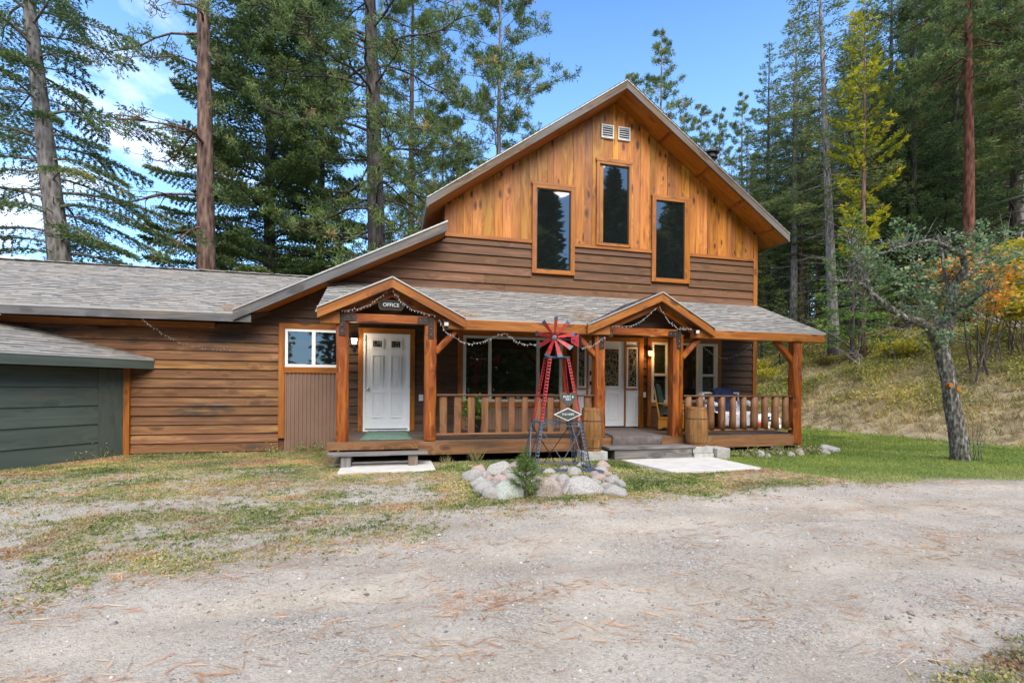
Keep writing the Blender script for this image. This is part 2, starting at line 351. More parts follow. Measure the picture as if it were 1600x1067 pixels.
M['shrub'] = foliage('dry_shrub_leaves', [(0, (.15, .14, .04)), (.35, (.25, .25, .06)), (.7, (.40, .38, .08)), (1, (.45, .28, .11))], trans=.3)
M['weed'] = foliage('weed_leaves', [(0, (.11, .16, .04)), (.3, (.20, .25, .07)), (.5, (.34, .34, .13)), (.75, (.50, .42, .25)), (1, (.42, .22, .12))], trans=.25)
M['lawn'] = foliage('lawn_grass', [(0, (.14, .20, .035)), (.45, (.23, .30, .05)), (.75, (.37, .38, .10)), (1, (.50, .43, .2))], trans=.3)
M['drygrass'] = foliage('dry_grass', [(0, (.20, .21, .06)), (.35, (.36, .29, .13)), (.65, (.50, .40, .22)), (.85, (.30, .31, .08)), (1, (.40, .27, .14))], trans=.3)
M['needle_litter'] = foliage('fallen_needles', [(0, (.40, .17, .08)), (.5, (.58, .33, .18)), (1, (.70, .52, .36))], trans=.1)
def bark(name, stops, sc=(9, 9, 2.2), d=.03):
    m, nt, out = newmat(name); oc = N(nt, 'TexCoord').outputs['Object']
    n = N(nt, 'TexNoise', {'Vector': vmul(nt, oc, sc), 'Scale': 1., 'Detail': 7., 'Roughness': .68}).outputs['Fac']
    v = N(nt, 'TexVoronoi', {'Vector': vmul(nt, oc, tuple(x*1.1 for x in sc)), 'Scale': 1.}).outputs['Distance']
    f = math_(nt, 'ADD', math_(nt, 'MULTIPLY', n, .7), math_(nt, 'MULTIPLY', v, .35))
    bsdf(nt, out, {'Base Color': ramp(nt, maprange(nt, f, .32, .72), stops), 'Roughness': .92, 'Specular IOR Level': .2}, f, d); return m
M['bark_grey'] = bark('grey_bark', [(0, (.06, .052, .046)), (.5, (.19, .168, .155)), (1, (.34, .31, .29))])
M['bark_pine'] = bark('pine_bark', [(0, (.022, .014, .012)), (.45, (.10, .062, .048)), (1, (.24, .15, .11))])
M['bark_red'] = bark('red_bark', [(0, (.03, .012, .009)), (.5, (.11, .042, .027)), (1, (.21, .09, .06))])
M['bark_dark'] = bark('dark_bark', [(0, (.022, .018, .016)), (.5, (.06, .048, .042)), (1, (.12, .10, .09))])
M['bark_apple'] = bark('lichen_bark', [(0, (.025, .022, .018)), (.45, (.095, .085, .07)), (.75, (.20, .195, .17)), (1, (.36, .37, .33))], (22, 22, 9), .02)
M['deadwood'] = bark('dead_branch_bark', [(0, (.14, .13, .12)), (.5, (.26, .24, .22)), (1, (.4, .38, .35))])
def stone(name, a, b, c):
    m, nt, out = newmat(name); oc = N(nt, 'TexCoord').outputs['Object']
    n = N(nt, 'TexNoise', {'Vector': oc, 'Scale': 9., 'Detail': 8., 'Roughness': .65}).outputs['Fac']; n2 = N(nt, 'TexNoise', {'Vector': oc, 'Scale': 45., 'Detail': 3.}).outputs['Fac']
    col = ramp(nt, n, [(.3, a), (.5, b), (.68, c)]); col = mix(nt, maprange(nt, n2, .6, .72), col, tuple(x*.4 for x in a))
    bsdf(nt, out, {'Base Color': col, 'Roughness': .88}, math_(nt, 'ADD', n, math_(nt, 'MULTIPLY', n2, .3)), .02); return m
M['stone_grey'] = stone('grey_stone', (.26, .23, .20), (.44, .41, .37), (.60, .57, .52))
M['stone_pink'] = stone('pinkish_stone', (.34, .22, .18), (.52, .38, .33), (.68, .54, .48))
M['stone_green'] = stone('greenish_stone', (.28, .31, .26), (.45, .48, .41), (.62, .62, .56))
M['stone_tan'] = stone('tan_stone', (.25, .19, .14), (.4, .33, .27), (.55, .5, .45))
def ground():
    m, nt, out = newmat('gravel_and_soil'); oc = N(nt, 'TexCoord').outputs['Object']
    z = N(nt, 'SeparateColor', {'Color': N(nt, 'Attribute', attribute_name='zone').outputs['Color']}); veg, lawn, hill = z.outputs[0], z.outputs[1], z.outputs[2]
    road = N(nt, 'Attribute', attribute_name='road').outputs['Fac']
    big = N(nt, 'TexNoise', {'Vector': oc, 'Scale': 1.1, 'Detail': 6., 'Roughness': .6}).outputs['Fac']
    fine = N(nt, 'TexNoise', {'Vector': oc, 'Scale': 28., 'Detail': 6., 'Roughness': .75}).outputs['Fac']
    wv = N(nt, 'TexNoise', {'Vector': oc, 'Scale': 6., 'Detail': 2.}).outputs['Color']
    gv = N(nt, 'VectorMath', {0: oc, 1: vmul(nt, wv, (.05, .05, .05))}, operation='ADD').outputs[0]
    v1 = N(nt, 'TexVoronoi', {'Vector': gv, 'Scale': 95., 'Randomness': 1.}); v2 = N(nt, 'TexVoronoi', {'Vector': gv, 'Scale': 38., 'Randomness': 1.})
    r1 = N(nt, 'SeparateColor', {'Color': v1.outputs['Color']}).outputs[0]; r2 = N(nt, 'SeparateColor', {'Color': v2.outputs['Color']}).outputs[0]
    grav = ramp(nt, math_(nt, 'ADD', math_(nt, 'MULTIPLY', r1, .6), math_(nt, 'MULTIPLY', fine, .4)), [(.15, (.165, .145, .12)), (.4, (.32, .285, .245)), (.65, (.45, .41, .36)), (.85, (.62, .585, .53))])
    grav = mix(nt, math_(nt, 'MULTIPLY', math_(nt, 'GREATER_THAN', r2, .85), math_(nt, 'LESS_THAN', v2.outputs['Distance'], .36)), grav, mix(nt, r1, (.40, .37, .35), (.62, .58, .53)))
    dust = mix(nt, maprange(nt, big, .38, .62), (.375, .315, .235), (.50, .44, .36)); dust = mix(nt, 1., dust, ramp(nt, fine, [(.3, (.78, .78, .78)), (.7, (1.18, 1.18, 1.18))]), 'MULTIPLY')
    c = mix(nt, maprange(nt, math_(nt, 'ADD', math_(nt, 'MULTIPLY', big, .6), math_(nt, 'MULTIPLY', fine, .4)), .42, .54, .25, .85), grav, dust)
    c = mix(nt, math_(nt, 'MULTIPLY', math_(nt, 'SUBTRACT', 1., road), .55), c, grav); trk = N(nt, 'Attribute', attribute_name='track').outputs['Fac']; c = mix(nt, math_(nt, 'MULTIPLY', trk, .75), c, mix(nt, 1., dust, (1.08, 1.05, 1.0), 'MULTIPLY')); c = mix(nt, maprange(nt, N(nt, 'TexNoise', {'Vector': vmul(nt, oc, (.5, 1.3, 1)), 'Scale': 1.3, 'Detail': 5.}).outputs['Fac'], .52, .66, 0, .4), c, (.27, .215, .155))
    soil = ramp(nt, fine, [(.3, (.15, .115, .065)), (.55, (.30, .25, .15)), (.75, (.45, .37, .25))])
    c = mix(nt, veg, c, soil)
    lg = ramp(nt, fine, [(.3, (.09, .13, .03)), (.55, (.15, .20, .05)), (.75, (.26, .28, .11))]); c = mix(nt, lawn, c, lg)
    hl = ramp(nt, N(nt, 'TexNoise', {'Vector': oc, 'Scale': 3., 'Detail': 7., 'Roughness': .7}).outputs['Fac'], [(.3, (.10, .07, .045)), (.45, (.23, .17, .10)), (.6, (.37, .30, .17)), (.75, (.28, .27, .09))])
    c = mix(nt, hill, c, hl)
    h = math_(nt, 'ADD', math_(nt, 'MULTIPLY', fine, .6), math_(nt, 'ADD', math_(nt, 'MULTIPLY', math_(nt, 'SUBTRACT', 1., v1.outputs['Distance']), .3), math_(nt, 'MULTIPLY', math_(nt, 'SUBTRACT', 1., v2.outputs['Distance']), .2)))
    bsdf(nt, out, {'Base Color': c, 'Roughness': .95, 'Specular IOR Level': .15}, h, .015); return m
M['ground'] = ground()
# ================================================================== HOUSE
house = empty('house', (4, W, 0), 0, 'two-storey cabin with an orange board gable, brown lap siding and a covered front porch', 'house')
HP = house.location.copy()
def B(mb, name, mat, parent=None, **k):
    """build in world coordinates under the house (or a part of it)"""
    o = mb.build(name, M[mat] if isinstance(mat, str) else mat, parent or house, **k)
    if (parent or house) is house: o.location = -HP
    return o
def rake(x):   # main roof top line
    return 8.2-.70*abs(x-5.04)
def cats(x):   # catslide roof top line
    return 2.72+.504*(x+2.84)
# --- backing walls
mb = MB(); mb.prism([(-2.85, W, 0), (8.95, W, 0), (8.95, W, rake(8.95)-.22), (5.04, W, 7.97), (1.09, W, rake(1.09)-.22), (1.09, W, cats(1.09)-.2), (-2.85, W, 2.5)], (0, 7.5, 0))
mb.box(-11, -2.85, W, 17, 0, 2.5)
B(mb, 'wall_core', 'siding_gable')
openings = [(-2.17, -.98, .0, 2.56), (-.67, .47, .38, 2.53), (1.38, 3.86, .40, 2.56), (3.99, 5.77, .38, 2.52), (5.9, 7.9, .42, 2.55),
            (3.02, 4.03, 3.89, 5.96), (5.99, 7.01, 3.88, 5.96)]
def courses(mb, z0, z1, exp, left, right, proud=.03, jitter=True):
    z = z0
    while z < z1-1e-3:
        zt = min(z+exp, z1); xa0, xa1 = left(z), left(zt); xb = right
        segs = [(xa0, xb)]
        for (a, b, c, d) in openings:
            if c-.02 < (z+zt)/2 < d:
                ns = []
                for (p, q) in segs:
                    if b <= p or a >= q: ns.append((p, q)); continue
                    if a > p: ns.append((p, a))
                    if b < q: ns.append((b, q))
                segs = ns
        for (p, q) in segs:
            cuts = [p]
            while q-cuts[-1] > 5.0: cuts.append(cuts[-1]+R.uniform(2.4, 4.6))
            cuts.append(q)
            for i in range(len(cuts)-1):
                a, b = cuts[i], cuts[i+1]-(.003 if i < len(cuts)-2 else 0)
                ab, at_ = (xa0, xa1) if abs(a-xa0) < 1e-6 else (a, a)
                e = R.uniform(-.003, .003) if jitter else 0
                mb.hexa([(ab, W-proud+e, z), (b, W-proud+e, z), (b, W-.001, z), (ab, W-.001, z), (at_, W-.010+e, zt+.01), (b, W-.010+e, zt+.01), (b, W-.001, zt+.01), (at_, W-.001, zt+.01)], (1, 0, 0))
        z += exp
lo = lambda z: -9.5 if z < 2.45 else max(-9.5, (z-2.72+.25)/.504-2.84)
mb = MB(); 
def leftw(z): return -9.5 if z < 2.5 else (z+.2-2.72)/.504-2.84
courses(mb, .048, 2.512, .176, leftw, -2.17, .045)
B(mb, 'wing_siding', 'siding_worn', label='sun-bleached brown lap siding of the low left wing')
mb = MB(); courses(mb, .4-.352, 3.40, .176, lambda z: leftw(z) if z > 2.51 else -2.165, 8.86, .04)
B(mb, 'porch_wall_siding', 'siding')
mb = MB(); courses(mb, 3.40, 4.56, .205, leftw, 8.86, .045)
B(mb, 'upper_siding', 'siding_gable')
# --- vertical gable planks
mb = MB(); x = 1.2
while x < 8.86:
    w = R.choice((.14, .19, .24, .28, .2)); x1 = min(x+w, 8.86)
    zb = 4.63; y = W-.02-R.choice((0, .014, .007))
    segs = [(zb, None)]
    mb_x0, mb_x1 = x+.002, x1-.002
    for (a, b, c, d) in ((3.02, 4.03, 3.8, 5.93), (5.99, 7.01, 3.8, 5.95), (4.56, 5.44, 4.5, 6.6)):
        if x1 > a+.03 and x < b-.03:
            if a <= x+.03 or b >= x1-.03: zb = max(zb, d) if (x >= a-.05 and x1 <= b+.05) else zb
    t0, t1 = rake(mb_x0)-.2, rake(mb_x1)-.2
    if x < 5.04 < x1: t0 = t1 = 7.97
    mb.hexa([(mb_x0, y, zb), (mb_x1, y, zb), (mb_x1, W-.001, zb), (mb_x0, W-.001, zb), (mb_x0, y, t0), (mb_x1, y, t1), (mb_x1, W-.001, t1), (mb_x0, W-.001, t0)], (0, 0, 1))
    x = x1
B(mb, 'gable_boards', 'plank')
for (a, b) in ((1.07, 3.02), (4.03, 5.99), (7.01, 8.86)): B(MB().box(a, b, W-.055, W-.002, 4.555, 4.63), 'gable_band', 'trim')
for q in ((8.86, 8.975, W-.045, W+.06, 3.40, rake(8.97)-.21, 'z'), (8.86, 8.975, W-.045, W+.06, .4, 2.60, 'z'), (1.075, 1.2, W-.04, W-.002, 4.63, rake(1.13)-.21, 'z')): B(MB().box(*q), 'corner_trim', 'trim')
# --- side walls (lap siding)
mb = MB(); z = 4.6
while z < 5.2:
    mb.hexa([(1.06, W+.0, z), (1.09, W+.0, z), (1.09, 17.9, z), (1.06, 17.9, z), (1.078, W, z+.16), (1.09, W, z+.16), (1.09, 17.9, z+.16), (1.078, 17.9, z+.16)], (0, 1, 0)); z += .15
B(mb, 'side_siding', 'siding_gable'); mb = MB(); z = .05
while z < 5.2:
    mb.hexa([(8.95, W+.06, z), (8.985, W+.06, z), (8.985, 17.9, z), (8.95, 17.9, z), (8.95, W+.06, z+.2), (8.962, W+.06, z+.2), (8.962, 17.9, z+.2), (8.95, 17.9, z+.2)], (0, 1, 0)); z += .19
B(mb, 'side_siding', 'siding_gable')
# --- roofs
def shingles(mb, O, U, Vv, L, u0, u1, row=.142, back=.15):
    """courses of shingles on a roof plane; u0(v), u1(v) bound each row"""
    O, U, Vv = Vector(O), nrm(U), nrm(Vv); n = nrm(U.cross(Vv)); n = n if n.z > 0 else -n
    v = 0
    while v < L-1e-3:
        ve = min(v+row+.012, L); a, b, c, d = u0(v), u1(v), u0(ve), u1(ve); q = len(mb.V)
        if b > a:
            mb.V += [O+U*a+Vv*v+n*.016, O+U*b+Vv*v+n*.016, O+U*d+Vv*ve+n*.004, O+U*c+Vv*ve+n*.004, O+U*a+Vv*v-n*.002, O+U*b+Vv*v-n*.002]
            mb.face([q, q+1, q+2, q+3], [(a, v), (b, v), (d, ve-.012), (c, ve-.012)]); mb.face([q+4, q+5, q+1, q], [(a, v), (b, v), (b, v), (a, v)])
        v += row
    return mb
def slab(mb, c, th, g=(1, 0, 0)):
    """sheet under a roof: 4 top corners, thickness downwards"""
    c = [Vector(p) for p in c]; dn = Vector((0, 0, -th)); return mb.hexa([p+dn for p in c]+c, g)
YF, YB = 9.84, 18.2
S7 = math.hypot(1, .7)
roof = MB()
for sx in (-1, 1):
    xe = 5.04+sx*4.37; ze = rake(xe)
    shingles(roof, (xe, YF, ze), (0, 1, 0), (-sx, 0, .7), 4.37*S7, lambda v: -.03, lambda v: YB-YF)
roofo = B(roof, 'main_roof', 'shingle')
mb = MB()
for sx in (-1, 1):
    xe = 5.04+sx*4.37; ze = rake(xe)
    slab(mb, [(xe, YF+.05, ze-.02), (5.04, YF+.05, 8.18), (5.04, YB, 8.18), (xe, YB, ze-.02)] if sx > 0 else [(5.04, YF+.05, 8.18), (xe, YF+.05, ze-.02), (xe, YB, ze-.02), (5.04, YB, 8.18)], .17, (1, 0, 0))
B(mb, 'soffit', 'soffit')
for xx in (6.15, 7.15, 8.1, 8.95):
    mb = MB(); mb.hexa([(xx, YF+.05, rake(xx)-.215), (xx+.05, YF+.05, rake(xx+.05)-.215), (xx+.05, W, rake(xx+.05)-.215), (xx, W, rake(xx)-.215), (xx, YF+.05, rake(xx)-.188), (xx+.05, YF+.05, rake(xx+.05)-.188), (xx+.05, W, rake(xx+.05)-.188), (xx, W, rake(xx)-.188)], (0, 1, 0)); B(mb, 'soffit_batten', 'post')
def rakeboard(mb, xa, za, xb, zb, y0, y1, h, g=None):
    mb.hexa([(xa, y0, za-h), (xb, y0, zb-h), (xb, y1, zb-h), (xa, y1, za-h), (xa, y0, za), (xb, y0, zb), (xb, y1, zb), (xa, y1, za)], (xb-xa, 0, zb-za))
for nm, xe in (('left', .67), ('right', 9.41)):
    mb = MB(); rakeboard(mb, *((xe, rake(xe)-.012, 5.04, 8.188) if xe < 5 else (5.04, 8.188, xe, rake(xe)-.012)), YF, YF+.048, .175)
    B(mb, 'rake_fascia', 'fascia_gold')
for xe, a, b in ((.67, .65, .69), (9.41, 9.39, 9.43)): B(MB().box(a, b, YF-.002, YB, rake(xe)-.20, rake(xe)-.02, 'y'), 'eave_fascia', 'fascia_gold')
mb = MB()
for xe in (.66, 9.42):
    p0 = (xe, YF-.005, rake(xe)-.005); mb.beam(p0, (5.04, YF-.005, 8.195), .022, .018)
B(mb, 'drip_edge', 'drip')
# catslide
S5 = math.hypot(1, .504)
mb = MB(); shingles(mb, (-2.84, YF, 2.72), (0, 1, 0), (1, 0, .504), 3.9*S5, lambda v: -.02, lambda v: 8.0)
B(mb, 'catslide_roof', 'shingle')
mb = MB(); slab(mb, [(-2.84, YF+.05, 2.70), (1.06, YF+.05, cats(1.06)-.02), (1.06, 17.8, cats(1.06)-.02), (-2.84, 17.8, 2.70)], .15)
B(mb, 'soffit', 'soffit')
mb = MB(); rakeboard(mb, -2.84, 2.705, 1.06, cats(1.06)-.012, YF, YF+.048, .185)
B(mb, 'rake_fascia', 'fascia')
mb = MB(); mb.beam((-2.84, YF-.005, 2.716), (1.08, YF-.005, cats(1.08)-.003), .022, .028); mb.box(-10.2, -2.84, 9.885, 9.905, 2.640, 2.668)
B(mb, 'drip_edge', 'drip')
# wing
S4 = math.hypot(1, .4)
mb = MB(); shingles(mb, (0, 9.89, 2.66), (1, 0, 0), (0, 1, .4), 3.81*S4, lambda v: -10.2, lambda v: -2.80+v*.8/S5 if v < 3.6 else .2)
for i in range(36): mb.beam((-10.2+i*.29, 13.70, 4.20+.004*(i % 2)), (-10.2+i*.29+.31, 13.70, 4.19), .26, .02)
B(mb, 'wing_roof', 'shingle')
mb = MB(); slab(mb, [(-10.2, 9.95, 2.64), (-2.6, 9.95, 2.64), (-.5, 13.7, 4.15), (-10.2, 13.7, 4.15)], .1); slab(mb, [(-10.2, 13.7, 4.15), (.1, 13.7, 4.15), (.1, 17.5, 2.63), (-10.2, 17.5, 2.63)], .1)
B(mb, 'wing_soffit', 'siding')
mb = MB(); mb.box(-10.2, -6.4, 9.89, 9.93, 2.50, 2.645); mb.box(-6.397, -2.55, 9.893, 9.93, 2.50, 2.64)
B(mb, 'eave_fascia', 'fascia')
mb = MB(); mb.box(-9.5, -3.3, W-.075, W-.031, 2.41, 2.52)
B(mb, 'eave_trim', 'trim')
# --- windows of the gable
def gable_window(x0, x1, z0, z1, cas, lab):
    """glass rect and casing rect"""
    a, b, c, d = cas
    mb = MB(); mb.box(a, x0, W-.075, W-.002, c, d, 'z'); mb.box(x1, b, W-.075, W-.002, c, d, 'z')
    mb.box(x0, x1, W-.077, W-.002, c, z0); mb.box(a-.02, b+.02, W-.085, W-.002, d, d+.07) if lab == 2 else mb.box(a-.015, b+.015, W-.08, W-.002, d, d+.055); mb.box(x0, x1, W-.077, W-.002, z1, d)
    win = B(mb, 'window', 'trim')
    mb = MB(); e = .022
    mb.box(x0, x0+e, W-.05, W-.002, z0, z1, 'z'); mb.box(x1-e, x1, W-.05, W-.002, z0, z1, 'z'); mb.box(x0+e, x1-e, W-.05, W-.002, z0, z0+e); mb.box(x0+e, x1-e, W-.05, W-.002, z1-e, z1)
    mb.build('sash', M['black'], win)
    mb = MB(); mb.box(x0+e, x1-e, W-.028, W-.012, z0+e, z1-e); mb.build('pane', M['glass'], win)
gable_window(3.12, 3.93, 3.98, 5.80, (3.02, 4.03, 3.89, 5.88), 1)
gable_window(4.63, 5.38, 4.69, 6.52, (4.56, 5.44, 4.632, 6.58), 2)
gable_window(6.09, 6.86, 3.97, 5.83, (5.99, 7.01, 3.88, 5.90), 3)
# --- vents
for a in (4.67, 5.09):
    mb = MB(); mb.box(a, a+.31, W-.07, W-.02, 7.13, 7.155); mb.box(a, a+.31, W-.07, W-.02, 7.415, 7.44); mb.box(a, a+.025, W-.07, W-.02, 7.155, 7.415); mb.box(a+.285, a+.31, W-.07, W-.02, 7.155, 7.415)
    for k in range(5):
        z = 7.165+k*.052; mb.hexa([(a+.025, W-.066, z), (a+.285, W-.066, z), (a+.285, W-.05, z), (a+.025, W-.05, z), (a+.025, W-.04, z+.03), (a+.285, W-.04, z+.03), (a+.285, W-.03, z+.03), (a+.025, W-.03, z+.03)], (1, 0, 0))
    v = B(mb, 'gable_vent', 'vent'); mb = MB(); mb.box(a+.02, a+.29, W-.034, W-.03, 7.15, 7.42); mb.build('screen', M['dark'], v)
# --- stovepipe
p = MB(); p.lathe((8.19, 11.2, 0), [(.10, 5.85), (.10, 7.42), (.17, 7.44), (.17, 7.47), (.12, 7.5)], 20); p.lathe((8.19, 11.2, 0), [(.12, 7.55), (.2, 7.57), (.2, 7.6), (.06, 7.66)], 20); p.lathe((8.19, 11.2, 0), [(.13, 7.50), (.13, 7.55)], 8)
B(p, 'stovepipe', 'black', smooth=False)
# ------------------------------------------------------------------ wall openings at ground level
def casing(mb, a, b, c, d, w, y=.07, foot=True):
    mb.box(a-w, a, W-y, W-.002, c, d+w, 'z'); mb.box(b, b+w, W-y, W-.002, c, d+w, 'z'); mb.box(a, b, W-y-.002, W-.002, d, d+w)
# office sliding window over the corrugated panel
mb = MB(); mb.box(-2.17, -2.06, W-.07, W-.002, .29, 2.56, 'z'); mb.box(-2.06, -.98, W-.072, W-.002, 2.46, 2.56); mb.box(-2.06, -.98, W-.068, W-.002, 1.585, 1.70); mb.box(-.99, -.9, W-.07, W-.002, .4, 2.46, 'z')
cw = B(mb, 'window', 'trim', label='white sliding window above the corrugated metal panel')
mb = MB()
for (a, b, c, d) in ((-2.055, -.995, 1.70, 1.755), (-2.055, -.995, 2.405, 2.455), (-2.055, -2.005, 1.755, 2.405), (-1.045, -.995, 1.755, 2.405), (-1.56, -1.49, 1.755, 2.405)): mb.box(a, b, W-.06, W-.003, c, d, 'z' if d-c > .3 else 'x')
mb.build('frame', M['vinyl'], cw)
for a, b, y in ((-2.005, -1.56, .02), (-1.49, -1.045, .035)): mb = MB(); mb.box(a, b, W-y, W-y+.012, 1.755, 2.405); mb.build('pane', M['glass'], cw)
mb = MB()
def corr(mb, x0, x1, z0, z1, y, pitch=.074, d=.017):
    n = int((x1-x0)/pitch); q = []
    for i in range(n):
        a = x0+i*pitch
        q += [(a, y), (a+pitch*.40, y), (a+pitch*.54, y+d), (a+pitch*.86, y+d)]
    q.append((x0+n*pitch, y))
    for i in range(len(q)-1):
        (xa, ya), (xb, yb) = q[i], q[i+1]; b = len(mb.V)
        mb.V += [Vector((xa, ya, z0)), Vector((xb, yb, z0)), Vector((xb, yb, z1)), Vector((xa, ya, z1))]; mb.face([b, b+1, b+2, b+3], [(xa, z0), (xb, z0), (xb, z1), (xa, z1)])
corr(mb, -2.058, -.94, -.02, 1.583, W-.045)
for z in (.6, 1.0):
    for i in range(0, 15, 2): mb.lathe((-2.04+i*.074, W-.047, z), [(.006, -.004), (.008, 0), (.006, .004)], 6)
B(mb, 'corrugated_panel', 'metal_brown')
# office door
def panel(mb, x0, x1, z0, z1, y, e=.022, d=.017):
    """raised moulding rectangle"""
    for (a, b, c, dd) in ((x0, x1, z0, z0+e), (x0, x1, z1-e, z1), (x0, x0+e, z0+e, z1-e), (x1-e, x1, z0+e, z1-e)): mb.box(a, b, y-d, y, c, dd)
    mb.box(x0+e*2.4, x1-e*2.4, y-d*.8, y, z0+e*2.4, z1-e*2.4)
mb = MB(); casing(mb, -.57, .37, .41, 2.43, .10)
B(mb, 'door_casing', 'trim')
mb = MB(); mb.box(-.57, -.53, W-.066, W-.002, .41, 2.42, 'z'); mb.box(.33, .37, W-.066, W-.002, .41, 2.42, 'z'); mb.box(-.53, .33, W-.066, W-.002, 2.385, 2.42); mb.box(-.57, .37, W-.09, W-.002, .385, .43)
B(mb, 'door_jamb', 'white')
y = W-.04
mb = MB(); mb.box(-.53, .33, y, W-.004, .445, 2.385)
for a, b in ((-.40, -.18), (-.03, .19)):
    panel(mb, a, b, .68, 1.21, y); panel(mb, a, b, 1.36, 1.98, y); panel(mb, a-.01, b+.01, 2.11, 2.30, y, .028, .016)
door = B(mb, 'door', 'white', label='white six-panel office door with two small top lights')
for a, b in ((-.382, -.198), (-.012, .172)): mb = MB(); mb.box(a, b, y-.013, y-.008, 2.138, 2.272); mb.build('pane', M['leaded'], door)
mb = MB(); mb.box(-.53, .33, y-.006, y, .435, .452); mb.build('sweep', M['black'], door)
mb = MB(); mb.tube([(-.47, y, 1.27), (-.47, y-.04, 1.27)], .014, 10); mb.tube([(-.47, y-.035, 1.27), (-.47, y-.05, 1.27), (-.47, y-.075, 1.27), (-.47, y-.085, 1.27)], [.018, .032, .03, .014], 14); mb.tube([(-.47, y, 1.27), (-.47, y-.008, 1.27)], .034, 14)
mb.build('knob', M['steel'], door, smooth=True)
# big living room window
mb = MB(); mb.box(1.38, 1.49, W-.07, W-.002, .42, 2.55, 'z'); mb.box(3.76, 3.86, W-.07, W-.002, .42, 2.55, 'z'); mb.box(1.49, 3.76, W-.068, W-.002, 2.45, 2.55); mb.box(1.49, 3.76, W-.068, W-.002, .90, 1.01)
bw = B(mb, 'window', 'trim', label='wide three-pane picture window behind the windmill')
xs = [(1.49, 1.555), (2.05, 2.115), (3.15, 3.215), (3.69, 3.76)]
mb = MB()
for a, b in xs: mb.box(a, b, W-.065, W-.003, 1.01, 2.445, 'z')
for i in range(3): mb.box(xs[i][1], xs[i+1][0], W-.063, W-.003, 1.01, 1.065); mb.box(xs[i][1], xs[i+1][0], W-.063, W-.003, 2.39, 2.445)
mb.build('frame', M['cream'], bw)
for i in range(3): mb = MB(); mb.box(xs[i][1], xs[i+1][0], W-.02, W-.008, 1.065, 2.39); mb.build('pane', M['glass_porch'], bw)
mb = MB(); corr(mb, 1.49, 3.76, .40, .90, W-.04); B(mb, 'corrugated_panel', 'metal_brown', label='brown corrugated skirt under the picture window')
# entrance with sidelights
mb = MB(); mb.box(3.99, 4.10, W-.085, W-.002, .41, 2.52, 'z'); mb.box(5.67, 5.78, W-.085, W-.002, .41, 2.52, 'z'); mb.box(4.10, 5.67, W-.083, W-.002, 2.42, 2.52)
mb.box(4.355, 4.395, W-.07, W-.002, .44, 2.42, 'z'); mb.box(5.30, 5.34, W-.07, W-.002, .44, 2.42, 'z'); mb.box(4.14, 4.34, W-.075, W-.02, 1.29, 1.325); mb.box(5.36, 5.62, W-.075, W-.02, 1.29, 1.325); mb.box(5.36, 5.62, W-.075, W-.02, 2.30, 2.33)
B(mb, 'door_casing', 'trim')
for a, b in ((4.10, 4.355), (5.34, 5.67)):
    mb = MB(); mb.box(a, b, W-.045, W-.003, .43, 2.42)
    panel(mb, a+.05, b-.05, .55, 1.2, W-.045)
    for (p, q, r, s) in ((a+.03, b-.03, 1.34, 1.37), (a+.03, b-.03, 2.26, 2.29), (a+.03, a+.055, 1.37, 2.26), (b-.055, b-.03, 1.37, 2.26)): mb.box(p, q, W-.06, W-.045, r, s)
    sl = B(mb, 'sidelight', 'white'); mb = MB(); mb.box(a+.055, b-.055, W-.052, W-.048, 1.37, 2.26); mb.build('pane', M['leaded'], sl)
mb = MB(); mb.box(4.395, 5.30, W-.045, W-.003, .445, 2.42); y = W-.045
panel(mb, 4.52, 4.80, .6, 1.22, y); panel(mb, 4.90, 5.17, .6, 1.22, y)
for (p, q, r, s) in ((4.50, 5.19, 1.34, 1.38), (4.50, 5.19, 2.24, 2.28), (4.50, 4.54, 1.38, 2.24), (5.15, 5.19, 1.38, 2.24)): mb.box(p, q, y-.016, y, r, s)
door = B(mb, 'door', 'white', label='white front door with an oval-patterned leaded half light')
mb = MB(); mb.box(4.54, 5.15, y-.008, y-.003, 1.38, 2.24); mb.build('pane', M['leaded'], door)
mb = MB(); mb.box(4.43, 4.49, y-.02, y, 1.62, 1.72); mb.build('deadbolt', M['black'], door); mb = MB(); mb.box(4.43, 4.49, y-.02, y, 1.40, 1.48); mb.tube([(4.46, y-.02, 1.44), (4.46, y-.075, 1.42), (4.46, y-.075, 1.25), (4.46, y-.01, 1.2)], .012, 8); mb.build('handle', M['black'], door)
# right bay of three windows
mb = MB(); mb.box(5.90, 6.0, W-.07, W-.002, .42, 2.54, 'z'); mb.box(7.82, 7.92, W-.07, W-.002, .42, 2.54, 'z'); mb.box(6.0, 7.82, W-.068, W-.002, 2.44, 2.54); mb.box(6.0, 7.82, W-.068, W-.002, .90, 1.0)
rw = B(mb, 'window', 'trim', label='white window group of a picture pane between two sash windows')
mb = MB()
for a, b in ((6.0, 6.07), (6.40, 6.53), (7.25, 7.39), (7.73, 7.82)): mb.box(a, b, W-.065, W-.003, 1.0, 2.435, 'z')
for a, b in ((6.07, 6.40), (6.53, 7.25), (7.39, 7.73)): mb.box(a, b, W-.063, W-.003, 1.0, 1.055); mb.box(a, b, W-.063, W-.003, 2.38, 2.435)
for a, b in ((6.07, 6.40), (7.39, 7.73)): mb.box(a, b, W-.055, W-.003, 1.63, 1.69)
mb.build('frame', M['cream'], rw)
for a, b, c, d in ((6.07, 6.40, 1.055, 1.63), (6.07, 6.40, 1.69, 2.38), (6.53, 7.25, 1.055, 2.38), (7.39, 7.73, 1.055, 1.63), (7.39, 7.73, 1.69, 2.38)): mb = MB(); mb.box(a, b, W-.02, W-.008, c, d); mb.build('pane', M['glass_porch'], rw)
mb = MB(); mb.box(5.80, 5.87, W-.045, W-.028, 1.11, 1.24); mb.box(5.83, 5.84, W-.05, W-.045, 1.15, 1.20); B(mb, 'wall_switch', 'white')
